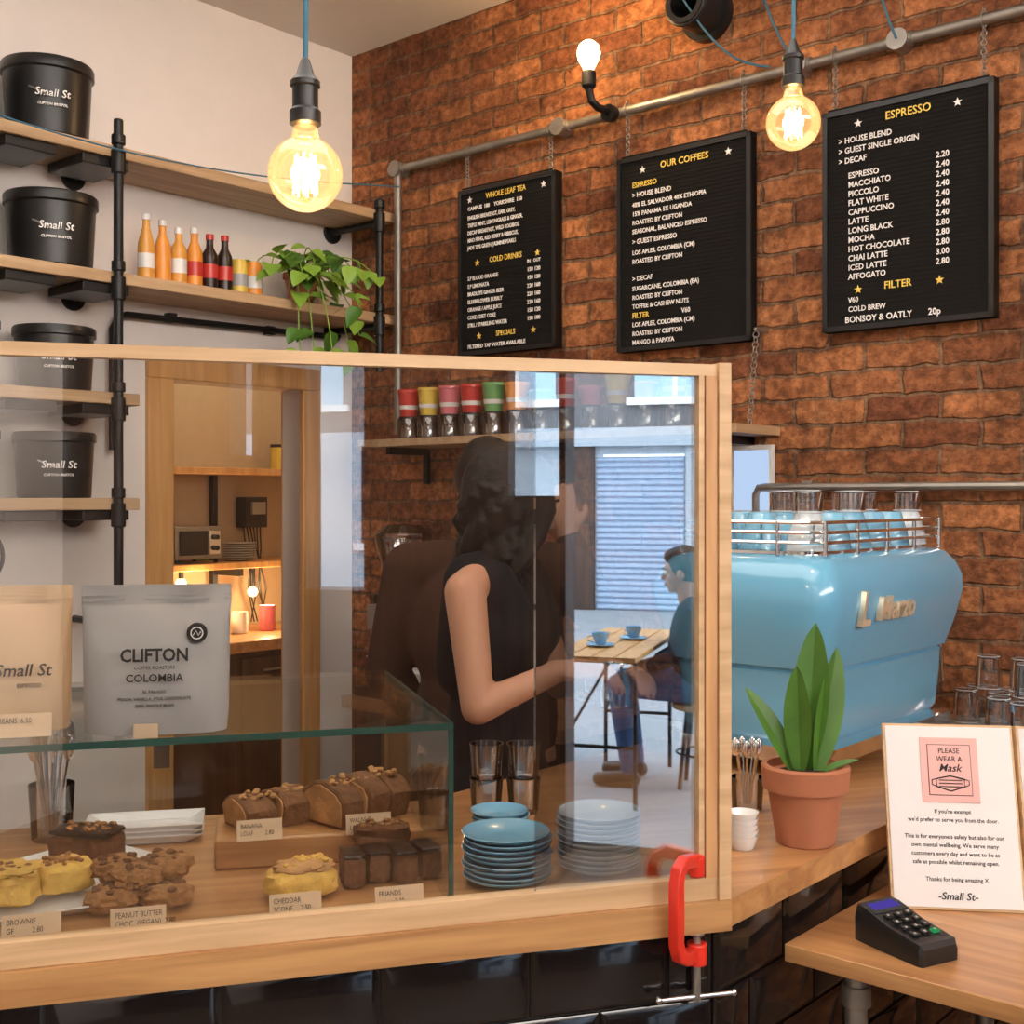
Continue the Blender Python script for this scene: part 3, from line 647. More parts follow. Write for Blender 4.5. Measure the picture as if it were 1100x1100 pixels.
# pouches
def pouch(name,x,y,yaw,w,h,mat):
    b=MB(); secs=[]
    for z,ww,d in((0,.92,.060),(.004,.94,.066),(.15,.97,.072),(.4,.975,.062),(.62,.98,.042),(.8,.985,.020),(.86,1,.008),(.87,1,.005),(1,1,.004)):
        ring=[]
        for i in range(40):
            a=2*math.pi*i/40; ca,sa=math.cos(a),math.sin(a)
            X=math.copysign(abs(ca)**.55,ca)*w*ww/2; Y=math.copysign(abs(sa)**1.0,sa)*d/2
            Y+=.0025*math.sin(X*60+z*7)*(1 if z<.9 else .4); ring.append(V((X,Y,z*h)))
        secs.append(ring)
    b.loft(secs,mat); b.box((0,0,h*.90),(w*.995,.0065,.003),mat); b.box((0,0,h*.93),(w*.995,.0055,.0015),mat)
    return b.obj(name,yawM(x,y,1.2445,yaw))
p=pouch('coffee_pouch',-.466,1.59,11,.19,.192,'bagg')
yf=-.0385
text('CLIFTON',p,TX(0,yf+.001,.096,86),.023,'ink','pouch_text','CENTER',.9,off=.0006); text('COFFEE ROASTERS',p,TX(0,yf+.0,.086,88),.006,'ink','pouch_text','CENTER'); text('COLOMBIA',p,TX(0,yf,.070,89),.014,'ink','pouch_text','CENTER',off=.0001); text('EL PARAISO\nPEACH, VANILLA, MILK CHOCOLATE\n250G WHOLE BEAN',p,TX(0,yf,.055,90),.0055,'ink','pouch_text','CENTER',1,1.6)
b=MB(); b.cyl((.052,-.018,.130),(.052,-.026,.130),.013,'ink',seg=28); b.torus((.052,-.0265,.130),.0075,.0008,'letter',Matrix.Rotation(math.pi/2,3,'X'),16,5); b.tube([(.047,-.0265,.127),(.051,-.0265,.133),(.054,-.0265,.127),(.057,-.0265,.132)],.0007,'letter',5); b.obj('badge',Matrix(),0,p)
p=pouch('coffee_pouch.001',-.665,1.60,14,.16,.19,'bagk'); text('Small St',p,TX(.022,yf,.075,88),.022,'ink','pouch_text','CENTER',off=.0002,shear=.2); text('ESPRESSO',p,TX(.03,yf,.060,89),.007,'ink','pouch_text','CENTER')
b=MB(); b.box((0,0,.009),(.03,.002,.018),'label'); o=b.obj('price_label.007',yawM(-.466,1.540,1.2445,13))

# clamp
b=MB()
pts=[(.062,0,.128),(.020,0,.134),(.006,0,.126),(0,0,.110),(0,0,.030),(.008,0,.012),(.022,0,.004),(.066,0,.004)]
rings=[]
for i,p in enumerate(pts):
    d=(V(pts[min(i+1,7)])-V(pts[max(i-1,0)])).normalized(); nn=V((-d.z,0,d.x)); p=V(p); wv=.009
    rings.append([p+nn*wv+V((0,.008,0)),p+nn*wv-V((0,.008,0)),p-nn*wv-V((0,.008,0)),p-nn*wv+V((0,.008,0))])
b.loft(rings,'red'); b.cyl((.058,0,.1065),(.058,0,.134),.011,'red'); b.cyl((.058,0,-.014),(.058,0,.016),.014,'red')
b.cyl((.058,0,-.065),(.058,0,.026),.0055,'steel'); b.cyl((.058,0,.026),(.058,0,.0315),.011,'steel'); b.cyl((.015,.035,-.058),(.10,-.035,-.058),.0038,'chrome'); b.sph((.015,.035,-.058),.0055,'chrome'); b.sph((.10,-.035,-.058),.0055,'chrome')
b.obj('g_clamp',MC@Matrix.Translation((-.092,-.026,.926))@Matrix.Rotation(math.radians(38),4,'Z'),.002)

# potted plant
b=MB(); b.lathe((0,0,0),[(.044,0),(.046,.002),(.059,.085),(.067,.087),(.070,.122),(.067,.125),(.060,.125),(.058,.112),(0,.110)],'terra',40); b.lathe((0,0,.108),[(.058,0),(.03,.008),(0,.01)],'soil')
for p,d,n,L,W,bd in(((0,0,.11),(.10,.1,1),(-.35,-1,.1),.24,.060,-.05),((.015,-.01,.11),(.20,.1,1),(.3,-1,.2),.205,.048,.02),((-.01,-.01,.11),(-.02,.0,1),(-.5,-.9,.2),.175,.045,-.05),((-.02,0,.11),(-.42,-.05,1),(.4,-1,.3),.15,.034,.22),((.02,-.01,.11),(.8,-.2,.45),(0,-.3,1),.065,.02,.1),((.0,.02,.11),(.32,.3,1),(-.2,-1,.1),.19,.045,.1)):
    b.leaf(p,d,n,L,W,'leaf',bd,.22,12)
b.obj('potted_plant',yawM(.469,1.935,1.0,0))

# ------------------------------------------------------------ espresso machine (room frame)
b=MB()
t0,t1,r0,r1=2.03,2.385,-.92,-.27
def rr(off,z,top=0):
    pts=[]; a0,a1,c0,c1=t0-off,t1+off,r0-off,r1+off; rad=.055
    for cx,cy,s in((a1-rad,c1-rad,0),(a0+rad,c1-rad,1),(a0+rad,c0+rad,2),(a1-rad,c0+rad,3)):
        for i in range(7):
            a=math.pi/2*(s+i/6); pts.append(V((cx+rad*math.cos(a),cy+rad*math.sin(a),z)))
    return pts
b.loft([rr(o,z) for o,z in((-.022,1.065),(-.012,1.08),(-.008,1.14),(-.004,1.20),(-.002,1.206),(-.008,1.210),(-.008,1.212),(.004,1.217),(.022,1.28),(.034,1.34),(.033,1.375),(.022,1.405),(.005,1.428),(-.015,1.437),(-.05,1.44))],'blue')
b.loft([rr(o,z) for o,z in((-.01,1.03),(.012,1.032),(.012,1.062),(-.01,1.066))],'chrome')
b.bb((1.925,r0+.03,1.03),(2.05,r1-.03,1.075),'chrome').bb((1.93,r0+.04,1.074),(2.04,r1-.04,1.078),'black')
for t in(1.96,2.34):
    for r in(r0+.06,r1-.06): b.cyl((t,r,1.0),(t,r,1.032),.022,'black')
b.loft([rr(-.03,z) for z in(1.438,1.444)],'chrome')
for z in(1.462,1.482,1.502): b.tube(rr(-.012,z),.004,'chrome',6,True)
for r in [r0+.04+i*.143 for i in range(5)]:
    for t in(t0+.012,t1-.012): b.cyl((t,r,1.436),(t,r,1.505),.0045,'chrome')
b.cyl((t1-.1,r0+.012,1.436),(t1-.1,r0+.012,1.505),.0045,'chrome'); b.cyl((t0+.1,r0+.012,1.436),(t0+.1,r0+.012,1.505),.0045,'chrome')
for r in(-.76,-.46):
    b.cyl((2.03,r,1.30),(1.985,r,1.30),.035,'chrome'); b.cyl((1.985,r,1.32),(1.985,r,1.22),.036,'chrome'); b.cyl((1.985,r,1.205),(1.985,r,1.235),.040,'black'); b.cyl((1.95,r,1.215),(1.86,r,1.20),.012,'black',.015)
    for q in(-.01,.01): b.tube([(1.985,r+q,1.205),(1.985,r+q*1.6,1.185)],.006,'chrome')
for r in(-.90,-.31): b.cyl((2.03,r,1.36),(1.99,r,1.36),.02,'black'); 
b.tube([(2.24,r1+.02,1.24),(2.27,r1+.05,1.27),(2.31,r1+.075,1.26),(2.33,r1+.08,1.2),(2.335,r1+.08,1.11)],.006,'chrome',10); b.sph((2.24,r1+.02,1.24),.016,'chrome')
em=b.obj('espresso_machine',MR)
text("Marzo",em,TX(t1+.037,-.665,1.305,92,90),.066,'gold','badge','CENTER',1.0,ext=.006,off=.0012,shear=.25); text("L",em,TX(t1+.036,-.815,1.300,92,90),.095,'gold','badge','CENTER',.9,ext=.006,off=.0015,shear=.25)
def cup(b,c,r,h,mat,inv=True):
    pr=[(r*.55,0),(r*.6,.002),(r*.9,h*.6),(r,h),(r*.93,h),(r*.8,h*.55),(r*.45,.008),(0,.008)]
    if inv: pr=[(q,h-z) for q,z in pr]
    b.lathe(c,pr,mat,24); 
    a=random.uniform(-2.6,-.9); d=V((math.cos(a),math.sin(a),0)); zz=h*.5
    b.tube([V(c)+d*r*.8+V((0,0,zz+.015)),V(c)+d*(r+.018)+V((0,0,zz+.012)),V(c)+d*(r+.02)+V((0,0,zz-.010)),V(c)+d*r*.8+V((0,0,zz-.018))],.0035,mat,6)
n=0
for i in range(6):
    for j in range(3):
        b=MB(); t=2.10+j*.105; r=-.83+i*.098
        cup(b,(0,0,0),.044,.075,'palewhite' if (i*3+j)%5==2 else 'bluecup')
        b.obj('coffee_cup' if n==0 else 'coffee_cup.%03d'%n,MR@Matrix.Translation((t,r,1.4445))); n+=1
n=0
for i,(t,r) in enumerate(((2.31,-.83),(2.31,-.634),(2.31,-.34),(2.205,-.732),(2.10,-.83),(2.205,-.438),(2.205,-.34))):
    b=MB(); h=.045; b.lathe((0,0,0),[(.033,0),(.031,0),(.030,h*.9),(0,h*.95),(0,h),(.026,h),(.027,h*.97)],'tumbler',24,cap=False); b.torus((0,0,.002),.032,.0012,'palewhite',None,20,5); b.torus((0,0,h),.026,.0012,'palewhite',None,20,5)
    b.obj('glass_tumbler' if n==0 else 'glass_tumbler.%03d'%n,MR@Matrix.Translation((t,r,1.5200))); n+=1
b=MB(); b.bb((2.33,-.18,1.0),(2.58,-.02,1.012),'steel'); b.bb((2.44,-.31,1.0),(2.58,-.18,1.012),'steel'); b.obj('glass_tray',MR,.003)
for i,(t,r,z) in enumerate([(2.375,-.065,0),(2.455,-.065,0),(2.535,-.065,0),(2.375,-.145,0),(2.455,-.145,0),(2.535,-.145,0),(2.48,-.225,0),(2.545,-.265,0),(2.415,-.105,1),(2.495,-.105,1),(2.535,-.19,1)]):
    b=MB(); z=1.0125+z*.0795
    b.lathe((0,0,0),[(.034,0),(.032,0),(.027,.072),(0,.074),(0,.078),(.024,.078),(.029,.074)],'tumbler',20,cap=False); b.torus((0,0,.002),.033,.0012,'palewhite',None,20,5); b.torus((0,0,.077),.025,.0012,'palewhite',None,20,5); b.obj('glass_tumbler.%03d'%n,MR@Matrix.Translation((t,r,z))); n+=1

# ------------------------------------------------------------ side table, sign, card reader
b=MB(); tz=.90
b.bb((2.602,-1.469,tz-.025),(3.5,-.80,tz),'oak').bb((2.602,-1.471,tz-.025),(3.5,-1.469,tz),'oakedge')
for t in(2.68,3.42):
    for r in(-1.40,-.88): b.cyl((t,r,0.0),(t,r,tz-.025),.016,'steel'); b.cyl((t,r,tz-.035),(t,r,tz-.0255),.04,'steel'); b.cyl((t,r,0),(t,r,.01),.035,'steel'); b.cyl((t,r,tz-.09),(t,r,tz-.06),.021,'steel')
b.obj('side_table',MR,.002)
Ms=Matrix.Translation((.605,1.915,tz+.001))@Matrix.Rotation(math.radians(-7),4,'Z')@Matrix.Rotation(math.radians(-17),4,'X')
b=MB(); b.bb((-.004,.0,0),(.201,.012,.290),'ply'); b.bb((.0,-.002,.004),(.197,.0,.286),'paper'); b.bb((.053,-.0035,.165),(.143,-.002,.268),'pink'); b.bb((.064,-.0042,.176),(.132,-.0035,.257),'ink'); b.bb((.065,-.0048,.177),(.131,-.0042,.256),'pink')
mk=[(.076,-.0055,.202),(.076,-.0055,.190),(.098,-.0055,.183),(.120,-.0055,.190),(.120,-.0055,.202),(.098,-.0055,.207)]
b.tube(mk,.0012,'ink',5,True)
for z in(.190,.195,.200): b.tube([(.080,-.0055,z),(.116,-.0055,z)],.0009,'ink',5)
for sx in(-1,1): b.tube([(.098+sx*.022,-.0055,.202),(.098+sx*.029,-.0055,.200),(.098+sx*.029,-.0055,.193),(.098+sx*.022,-.0055,.190)],.0009,'ink',5)
Rz=Matrix.Rotation(math.radians(22),3,'Z'); b.box(V((.203,.004,.145))+Rz@V((.105,0,0)),(.206,.012,.290),'ply',Rz); b.box(V((.203,.004,.145))+Rz@V((.105,-.007,0)),(.200,.002,.282),'paper',Rz); b.box(V((.203,.004,.2))+Rz@V((.10,-.009,0)),(.15,.002,.09),'ink',Rz)
b.box((.10,.075,.13),(.03,.004,.27),'ply',Matrix.Rotation(math.radians(30),3,'X'))
o=b.obj('notice_board',Ms,.0008)
text('PLEASE\nWEAR A',o,TX(.098,-.005,.243),.012,'ink','notice_text','CENTER',.9,1.1); text('Mask',o,TX(.098,-.005,.214),.017,'ink','notice_text','CENTER',shear=.3,off=.0001)
text("If you're exempt\nwe'd prefer to serve you from the door.\n\nThis is for everyone's safety but also for our\nown mental wellbeing. We serve many\ncustomers every day and want to be as\nsafe as possible whilst remaining open.\n\nThanks for being amazing X",o,TX(.0985,-.0025,.148),.0090,'ink','notice_text','CENTER',.95,1.45,ext=.0001,off=.0001)
text('-Small St-',o,TX(.098,-.0025,.016),.016,'ink','notice_text','CENTER',shear=.2,off=.0002)
b=MB()
sec=[]
for y,h,w in((-.065,.020,.036),(-.060,.026,.040),(0,.034,.041),(.045,.045,.041),(.06,.046,.040),(.065,.040,.037)):
    sec.append([V((-w,y,.0)),V((w,y,.0)),V((w*1.02,y,h*.7)),V((w*.92,y,h)),V((-w*.92,y,h)),V((-w*1.02,y,h*.7))])
b.loft(sec,'black')
def top(y): return .026+(y+.06)/.12*.020
rot=Matrix.Rotation(math.atan(.17),3,'X')
b.box((0,.042,top(.042)+.001),(.054,.018,.002),'purple',rot); b.box((0,.042,top(.042)+.0004),(.070,.034,.002),'ink',rot)
for i in range(4):
    for j in range(3): b.box((-.021+j*.021,.014-i*.017,top(.014-i*.017)+.0012),(.013,.009,.003),'green' if (i==3 and j==2) else 'iron' if i<3 else 'black',rot); b.box((-.021+j*.021,.014-i*.017,top(.014-i*.017)+.003),(.004,.004,.001),'cgry',rot)
b.obj('card_reader',yawM(.567,1.745,tz,28)@Matrix.Diagonal((.92,1.0,1.15,1)),.002)

# ------------------------------------------------------------ back bar with grinder
b=MB(); b.bb((.42,-.42,.86),(1.35,-.004,.90),'oak').bb((.46,-.40,0),(1.31,-.01,.86),'darkwood'); b.obj('back_bar',MR,.003)
b=MB(); b.bb((-.09,-.12,0),(.09,.12,.03),'black').bb((-.07,-.05,.03),(.07,.11,.33),'iron').bb((-.05,-.10,.22),(.05,-.05,.30),'steel'); b.lathe((0,.02,.33),[(.05,0),(.055,.02),(.095,.18),(.095,.20),(.06,.23),(0,.235)],'tumbler'); b.lathe((0,.02,.335),[(.045,0),(.075,.10),(0,.11)],'cake'); b.cyl((0,-.10,.16),(0,-.10,.22),.02,'chrome'); 
for z in(.10,.27): b.cyl((0,-.05,z),(0,-.075,z),.022,'chrome')
b.tube([(-.04,-.11,.13),(-.04,-.05,.13)],.004,'chrome'); b.tube([(.04,-.11,.13),(.04,-.05,.13)],.004,'chrome')
b.obj('coffee_grinder',MR@Matrix.Translation((.54,-.27,.90)),.006)
b=MB(); b.bb((0,0,0),(.2,.16,.11),'white').bb((.01,-.003,.08),(.19,0,.1),'cgry'); b.lathe((.1,.08,.11),[(.05,0),(.055,.01),(0,.014)],'cgry'); b.obj('scales_box',MR@Matrix.Translation((.70,-.40,.90)),.006)

# ------------------------------------------------------------ people
def capsule(b,p,q,r0,r1,mat):
    p=V(p);q=V(q); b.sph(p,r0,mat,None,16,10); b.sph(q,r1,mat,None,16,10)
    n=5; b.tube([p.lerp(q,i/n) for i in range(n+1)],[r0+(r1-r0)*i/n for i in range(n+1)],mat,16)
def solid(b,name,vox,parent,Mx,it=5):
    bm=b.bm; bmesh.ops.recalc_face_normals(bm,faces=bm.faces)
    me=bpy.data.meshes.new(name); bm.to_mesh(me); bm.free(); 
    o=bpy.data.objects.new(name,me); COL.objects.link(o)
    r=o.modifiers.new('r','REMESH'); r.mode='VOXEL'; r.voxel_size=vox; r.use_smooth_shade=True
    s=o.modifiers.new('s','SMOOTH'); s.factor=.5; s.iterations=it
    bpy.context.view_layer.update()
    dg=bpy.context.evaluated_depsgraph_get(); m2=bpy.data.meshes.new_from_object(o.evaluated_get(dg))
    o.modifiers.clear(); o.data=m2; m2.materials.clear(); m2.materials.append(b.mats[0])
    for p in m2.polygons: p.use_smooth=True
    if parent: o.parent=parent
    if Mx is not None: o.matrix_local=Mx
    return o
def head(b,hm,mat='skin'):
    S=hm.to_3x3()
    def E(c,r): b.sph(hm@V(c),r,mat,S,20,14)
    E((-.012,0,.022),(.094,.074,.098)); E((.028,0,-.045),(.058,.052,.062)); E((.062,0,-.084),(.024,.026,.02)); E((.058,0,.03),(.032,.055,.03))
    E((.052,.035,-.028),(.03,.026,.028)); E((.052,-.035,-.028),(.03,.026,.028)); E((.084,0,-.055),(.012,.024,.016))
    capsule(b,hm@V((.084,0,.018)),hm@V((.104,0,-.022)),.008,.0125,mat)
    for s in(-1,1): E((-.005,s*.076,-.01),(.019,.010,.031)); 
def face(name,hm,parent):
    b=MB(); S=hm.to_3x3()
    for s in(-1,1):
        b.sph(hm@V((.079,s*.031,.006)),.0125,'eyew',S); b.sph(hm@V((.0885,s*.0315,.006)),.0058,'hair',S); b.tube([hm@V((.090,s*.014,.027)),hm@V((.093,s*.031,.032)),hm@V((.082,s*.05,.027))],.0032,'hair',6)
    b.sph(hm@V((.0955,0,-.050)),(.006,.024,.005),'lip',S); b.sph(hm@V((.0945,0,-.059)),(.007,.020,.006),'lip',S)
    return b.obj(name,None,0,parent)
def hand(b,wr,d,pn,mat='skin',curl=.5,side=1):
    d=V(d).normalized(); pn=V(pn); pn=(pn-d*pn.dot(d)).normalized(); sd=d.cross(pn)*side; wr=V(wr)
    rot=Matrix((d,sd,pn)).transposed()
    b.sph(wr+d*.048,(.050,.040,.0155),mat,rot,18,12); capsule(b,wr-d*.01,wr+d*.03,.023,.022,mat)
    for i,(o,L) in enumerate(((-.029,.066),(-.010,.076),(.010,.070),(.028,.055))):
        p=wr+d*.078+sd*o; f=d.copy()
        ang=curl*.55
        for k,l in enumerate((.45,.32,.25)):
            f=(f*math.cos(ang)+pn*math.sin(ang)).normalized(); q=p+f*L*l; capsule(b,p,q,.0088-.0008*k,.0083-.0008*k,mat); p=q; ang=curl*.8
    p=wr+d*.025-sd*.028; q=p+(d*.6-sd*.75+pn*.2).normalized()*.035; r=q+(d*.9-sd*.15+pn*.5).normalized()*.03
    capsule(b,p,q,.014,.0105,mat); capsule(b,q,r,.0105,.0088,mat)

# barista: local frame x forward, y left, z up, feet on floor
e=bpy.data.objects.new('barista_woman',None); COL.objects.link(e); e.matrix_world=yawM(-.030,2.60,0,-24)
b=MB()
sh_,el,wr=(.0,-.160,1.36),(.050,-.205,1.135),(.175,-.085,1.200)
sh2,el2,wr2=(.0,.160,1.36),(.06,.205,1.125),(.215,.09,1.185)
capsule(b,sh_,el,.043,.034,'skin'); capsule(b,el,wr,.034,.023,'skin'); capsule(b,sh2,el2,.043,.034,'skin'); capsule(b,el2,wr2,.034,.023,'skin')
capsule(b,(0,-.08,1.390),sh_,.038,.043,'skin'); capsule(b,(0,.08,1.390),sh2,.038,.043,'skin')
hand(b,wr,(.9,.25,.05),(.1,.3,-1),curl=.9,side=-1); hand(b,wr2,(.9,-.3,.0),(.1,-.3,-1),curl=.9,side=1)
capsule(b,(-.005,0,1.35),(.012,0,1.47),.055,.046,'skin')
b.sph((0,0,1.27),(.09,.125,.15),'skin'); b.sph((0,0,1.05),(.085,.12,.16),'skin')
b.sph((-.01,0,.92),(.11,.155,.12),'skin')
for s in(-1,1):
    capsule(b,(0,s*.085,.88),(.02,s*.09,.48),.082,.052,'skin'); capsule(b,(.02,s*.09,.48),(-.01,s*.095,.09),.052,.036,'skin'); capsule(b,(-.02,s*.095,.04),(.13,s*.11,.028),.036,.026,'skin')
hm=Matrix.Translation((.03,0,1.54))@Matrix.Rotation(math.radians(46),4,'Z')@Matrix.Rotation(math.radians(16),4,'Y')
head(b,hm); solid(b,'body',.0055,e,Matrix(),4)
face('face',hm,e)
b=MB()   # vest
b.sph((.002,0,1.26),(.112,.150,.15),'tank'); b.sph((.035,-.06,1.265),(.085,.07,.075),'tank'); b.sph((.035,.06,1.265),(.085,.07,.075),'tank')
b.sph((0,0,1.06),(.104,.138,.20),'tank'); b.sph((-.01,0,.92),(.122,.168,.13),'tank')
for s in(-1,1): capsule(b,(-.01,s*.090,1.33),(.0,s*.086,1.402),.06,.040,'tank'); capsule(b,(-.03,s*.07,1.2),(-.02,s*.086,1.375),.08,.062,'tank'); capsule(b,(.06,s*.06,1.28),(.03,s*.085,1.38),.055,.045,'tank')
solid(b,'tank_top',.008,e,Matrix(),4)
b=MB(); b.sph((-.01,0,.90),(.126,.172,.12),'tank')
for s in(-1,1): capsule(b,(0,s*.085,.86),(.02,s*.09,.48),.095,.064,'tank'); capsule(b,(.02,s*.09,.48),(-.01,s*.095,.10),.064,.052,'tank')
b.sph((.05,0,.75),(.08,.16,.24),'tank')
solid(b,'trousers_and_apron',.009,e,Matrix(),4)
b=MB()
for s in(-1,1): capsule(b,(-.03,s*.095,.045),(.14,s*.112,.038),.045,.036,'black')
solid(b,'shoes',.008,e,Matrix(),2)
b=MB(); S=hm.to_3x3()
b.sph(hm@V((-.026,0,.022)),(.092,.082,.104),'hair',S); b.sph(hm@V((.0,0,.062)),(.084,.075,.058),'hair',S)
for i in range(13):
    a=math.pi*(.36+1.28*i/12); x=-.02+.072*math.cos(a); y=.076*math.sin(a)
    p=hm@V((x,y,.02)); pts=[p]
    for k in range(1,9): pts.append(V((p.x*(1-.02*k)-.004*k,p.y*(1-.02*k),p.z-.028*k))+V((.010*math.sin(k*2.1+i),.010*math.cos(k*1.8+i*2),0)))
    b.tube(pts,[.026,.027,.024,.026,.023,.023,.020,.015,.005],'hair',10)
for s in(-1,1):
    p=hm@V((.045,s*.062,.05)); b.tube([p,hm@V((.055,s*.074,0)),hm@V((.045,s*.078,-.06)),hm@V((.03,s*.076,-.12)),hm@V((.01,s*.07,-.17))],[.016,.02,.02,.017,.006],'hair',10)
solid(b,'hair',.005,e,Matrix(),1)
b=MB(); b.lathe((0,0,0),[(.034,0),(.038,.005),(.038,.04),(.028,.075),(.031,.09),(.029,.09),(.026,.074),(.034,.04),(0,.006)],'chrome'); b.tube([(-.03,0,.08),(-.06,0,.07),(-.062,0,.03),(-.036,0,.02)],.004,'chrome'); b.obj('milk_jug',Matrix.Translation((.262,.0,1.12)),0,e)

# added figure standing in for a dark reflected silhouette, back to the camera, arm raised
e2=bpy.data.objects.new('reflection_stand_in',None); COL.objects.link(e2); e2.matrix_world=yawM(-.065,3.08,-.0,80)
hm=Matrix.Translation((.05,0,1.575))@Matrix.Rotation(math.radians(-6),4,'Z')@Matrix.Rotation(math.radians(6),4,'Y')
b=MB(); head(b,hm); capsule(b,(0,0,1.38),(.03,0,1.50),.062,.056,'skin')
b.sph((0,0,1.22),(.11,.17,.2),'skin'); b.sph((0,0,.96),(.10,.145,.14),'skin')
S1,E1,W1=(.0,-.20,1.365),(.12,-.27,1.25),(.13,-.19,1.455); S2,E2,W2=(.0,.20,1.365),(.0,.26,1.10),(.14,.20,.95)
capsule(b,S1,E1,.05,.04,'skin'); capsule(b,E1,W1,.04,.027,'skin'); capsule(b,S2,E2,.05,.04,'skin'); capsule(b,E2,W2,.04,.027,'skin')
hand(b,W1,(.15,.15,1),(1,.2,0),curl=.5,side=1); hand(b,W2,(.8,-.1,-.5),(0,-1,0),curl=.6,side=1)
for s in(-1,1): capsule(b,(0,s*.09,.90),(.01,s*.1,.5),.09,.058,'skin'); capsule(b,(.01,s*.1,.5),(-.02,s*.1,.09),.058,.04,'skin')
solid(b,'body',.007,e2,Matrix(),3); face('face',hm,e2)
b=MB(); b.sph((0,0,1.21),(.14,.20,.22),'brownj'); b.sph((0,0,1.00),(.135,.185,.24),'brownj'); b.sph((-.005,0,.84),(.14,.19,.14),'brownj')
capsule(b,(0,-.1,1.385),S1,.062,.072,'brownj'); capsule(b,(0,.1,1.385),S2,.062,.072,'brownj'); capsule(b,(-.01,0,1.385),(.0,0,1.44),.085,.068,'brownj')
capsule(b,S1,E1,.072,.06,'brownj'); capsule(b,E1,(.13,-.20,1.425),.06,.042,'brownj'); capsule(b,S2,E2,.072,.06,'brownj'); capsule(b,E2,(.125,.205,.965),.06,.042,'brownj')
solid(b,'jacket',.009,e2,Matrix(),4)
b=MB()
for s in(-1,1): capsule(b,(0,s*.09,.84),(.01,s*.1,.5),.105,.075,'tank'); capsule(b,(.01,s*.1,.5),(-.02,s*.1,.11),.075,.058,'tank')
solid(b,'trousers',.01,e2,Matrix(),3)
b=MB()
for s in(-1,1): capsule(b,(-.04,s*.1,.047),(.16,s*.115,.040),.047,.038,'black')
solid(b,'shoes',.009,e2,Matrix(),2)
b=MB(); S=hm.to_3x3(); b.sph(hm@V((-.028,0,.03)),(.096,.084,.104),'hair',S); b.sph(hm@V((.0,0,.082)),(.083,.074,.048),'hair',S); solid(b,'hair',.008,e2,Matrix(),3)

def seated(name,Mx,top,legs,hairm='hair'):
    e=bpy.data.objects.new(name,None); COL.objects.link(e); e.matrix_world=Mx
    hm=Matrix.Translation((.10,0,1.13))@Matrix.Rotation(math.radians(8),4,'Y')
    b=MB(); head(b,hm); capsule(b,(.05,0,.93),(.085,0,1.06),.055,.05,'skin')
    b.sph((.03,0,.75),(.10,.15,.22),'skin')
    w1,w2=(.26,-.12,.635),(.26,.12,.635); e1,e2=(.08,-.23,.72),(.08,.23,.72)
    capsule(b,(.04,-.17,.93),e1,.04,.034,'skin'); capsule(b,(.04,.17,.93),e2,.04,.034,'skin'); capsule(b,e1,w1,.034,.026,'skin'); capsule(b,e2,w2,.034,.026,'skin')
    hand(b,w1,(1,.2,-.12),(0,.1,-1),curl=.4,side=-1); hand(b,w2,(1,-.2,-.12),(0,-.1,-1),curl=.4,side=1)
    solid(b,'body',.007,e,Matrix(),3); face('face',hm,e)
    b=MB(); b.sph((.03,0,.76),(.135,.185,.25),top); b.sph((0,0,.58),(.14,.18,.12),top)
    for s in(-1,1): capsule(b,(.03,s*.12,.95),(.04,s*.18,.93),.06,.065,top); capsule(b,(.04,s*.18,.93),(.08,s*.235,.72),.062,.052,top); capsule(b,(.08,s*.235,.72),(.235,s*.13,.645),.052,.038,top)
    solid(b,'jacket',.009,e,Matrix(),4)
    b=MB(); b.sph((.0,0,.53),(.15,.18,.085),legs)
    for s in(-1,1): capsule(b,(.02,s*.09,.53),(.42,s*.11,.53),.085,.062,legs); capsule(b,(.42,s*.11,.53),(.36,s*.12,.10),.062,.045,legs)
    solid(b,'jeans',.009,e,Matrix(),4)
    b=MB(); 
    for s in(-1,1): capsule(b,(.34,s*.12,.045),(.52,s*.13,.038),.044,.036,'black')
    solid(b,'shoes',.009,e,Matrix(),2)
    b=MB(); S=hm.to_3x3(); b.sph(hm@V((-.025,0,.035)),(.098,.086,.106),'hair',S); b.sph(hm@V((.0,0,.085)),(.085,.074,.05),'hair',S); solid(b,'hair',.008,e,Matrix(),3)
gz=.03
seated('seated_man',MR@Matrix.Translation((7.30,-2.32,gz))@Matrix.Rotation(math.radians(-92),4,'Z'),'navy','jeans')
seated('seated_customer',MR@Matrix.Translation((7.5,-3.66,gz))@Matrix.Rotation(math.radians(85),4,'Z'),'jeans','jeans')
def stool(name,t,r):
    b=MB(); b.lathe((t,r,gz+.41),[(.0,0),(.16,.0),(.17,.01),(.17,.03),(.15,.035),(0,.035)],'pine')
    for a in range(4):
        x,y=math.cos(a*1.57+.78),math.sin(a*1.57+.78); b.cyl((t+x*.11,r+y*.11,gz+.41),(t+x*.16,r+y*.16,gz),.012,'black')
    b.torus((t,r,gz+.18),.145,.006,'black'); b.obj(name,MR)
stool('outdoor_stool',7.30,-2.30); stool('outdoor_stool.001',7.5,-3.68)
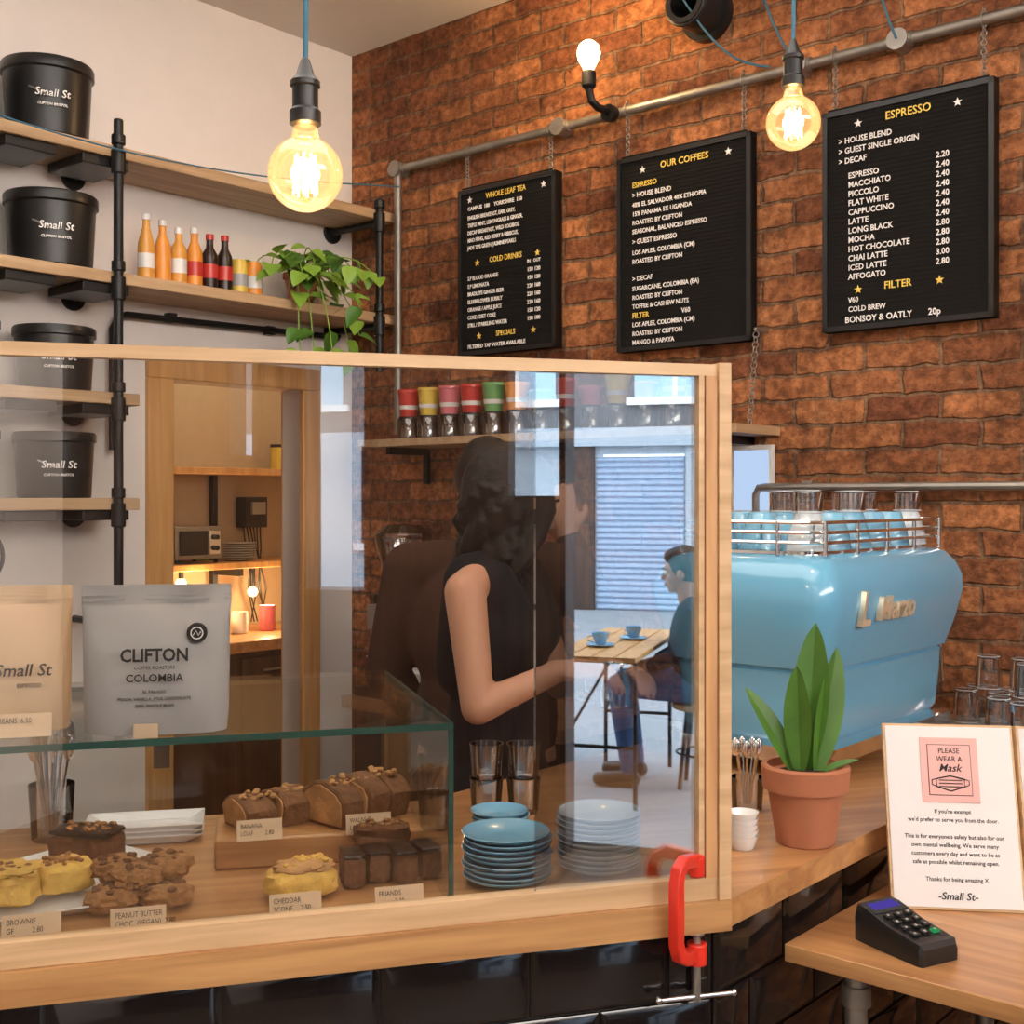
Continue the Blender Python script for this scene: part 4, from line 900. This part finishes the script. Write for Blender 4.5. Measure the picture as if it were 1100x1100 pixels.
# street
MB().bb((6.1,-16,-.1),(17.2,9,gz),'paving').obj('pavement_ground',MR)
f=MB()
f.bb((17,-16,0),(17.4,-5.12,2.5),'render').bb((17,-3.93,0),(17.4,9,2.5),'render').bb((17,-5.12,2.15),(17.4,-3.93,2.5),'render').bb((17,-16,2.5),(17.4,9,9),'render2')
for r in(-5.45,-3.9): f.bb((16.93,r,0),(17.02,r+.30,2.5),'darkwood' if r<-5 else 'render')
f.bb((16.85,-6.6,2.25),(17.0,-2.0,2.5),'render')
for r in(-12,-8.6,-1.8,1.5,5): f.bb((16.97,r,.9),(17.0,r+1.4,2.3),'navy').bb((16.9,r-.1,.8),(17.0,r+1.5,.9),'white').bb((16.95,r+.66,.9),(16.99,r+.74,2.3),'white')
for r in(-10,-6.8,-4.6,-2.2,1,4): f.bb((16.97,r,2.9),(17.0,r+1.1,5.2),'paleblue').bb((16.9,r-.1,2.8),(17.0,r+1.2,2.9),'white').bb((16.95,r+.52,2.9),(16.99,r+.58,5.2),'white')
f.obj('street_facade',MR)
f=MB()
for i in range(26): f.loft([[V((17.0,-5.12,gz+.08*i)),V((16.965,-5.12,gz+.08*i+.03)),V((16.965,-5.12,gz+.08*i+.055)),V((17.0,-5.12,gz+.08*i+.08))],[V((17.0,-3.93,gz+.08*i)),V((16.965,-3.93,gz+.08*i+.03)),V((16.965,-3.93,gz+.08*i+.055)),V((17.0,-3.93,gz+.08*i+.08))]],'shutter')
f.obj('roller_shutter',MR)
f=MB()
for i in range(4): f.bb((6.55,-2.95+i*.110,gz+.735),(7.85,-2.95+i*.110+.101,gz+.76),'pine')
for t in(6.7,7.7):
    for r in(-2.92,-2.55): f.tube([(t,r,gz),(t,r,gz+.735)],.012,'black'); 
    f.tube([(t,-2.92,gz+.3),(t,-2.55,gz+.3)],.010,'black'); f.tube([(t,-2.92,gz+.72),(t,-2.55,gz+.72)],.010,'black')
    f.tube([(t,-2.92,gz+.3),(t+(.3 if t<7 else -.3),-2.72,gz+.72)],.008,'black')
f.obj('outdoor_table',MR,.002)
for nm,t,r in(('outdoor_coffee_cup',6.95,-2.78),('outdoor_coffee_cup.001',7.3,-2.68)):
    b=MB(); cup(b,(0,0,.012),.045,.06,'bluecup',False); b.lathe((0,0,0),[(.04,0),(.075,.012),(.075,.015),(.03,.008)],'bluecup'); b.obj(nm,MR@Matrix.Translation((t,r,gz+.76)))

# ------------------------------------------------------------ light
wd=bpy.data.worlds.new('sky'); scene.world=wd; wd.use_nodes=True
bg=wd.node_tree.nodes['Background']; bg.inputs[0].default_value=(.76,.88,1,1); bg.inputs[1].default_value=5.8
mx=MR@Matrix.Translation((5.93,-2.7,2.80))@Matrix(((0,0,-1,0),(-1,0,0,0),(0,1,0,0),(0,0,0,1)))
area('daylight_fill',mx,4.6,.7,158,(1,.97,.94))  # added area lamp for front daylight; the wall has no transom window
area('ceiling_fill',MR@Matrix.Translation((3.6,-3.9,3.18)),1.6,1.0,16,(1,.90,.78))  # added soft overhead fill, no fitting in the ceiling
area('ceiling_fill.001',MR@Matrix.Translation((2.0,-1.9,3.19)),2.2,1.8,38,(1,.93,.86))  # added fill under the ceiling to lift the walls and brick

cam=bpy.data.cameras.new('camera'); co=bpy.data.objects.new('camera',cam); COL.objects.link(co)
co.location=(0,0,1.55); co.rotation_euler=(math.pi/2,0,0); cam.sensor_width=36; cam.lens=36*1300/1100; cam.shift_y=-15/1100; cam.clip_start=.02; cam.clip_end=100
scene.camera=co
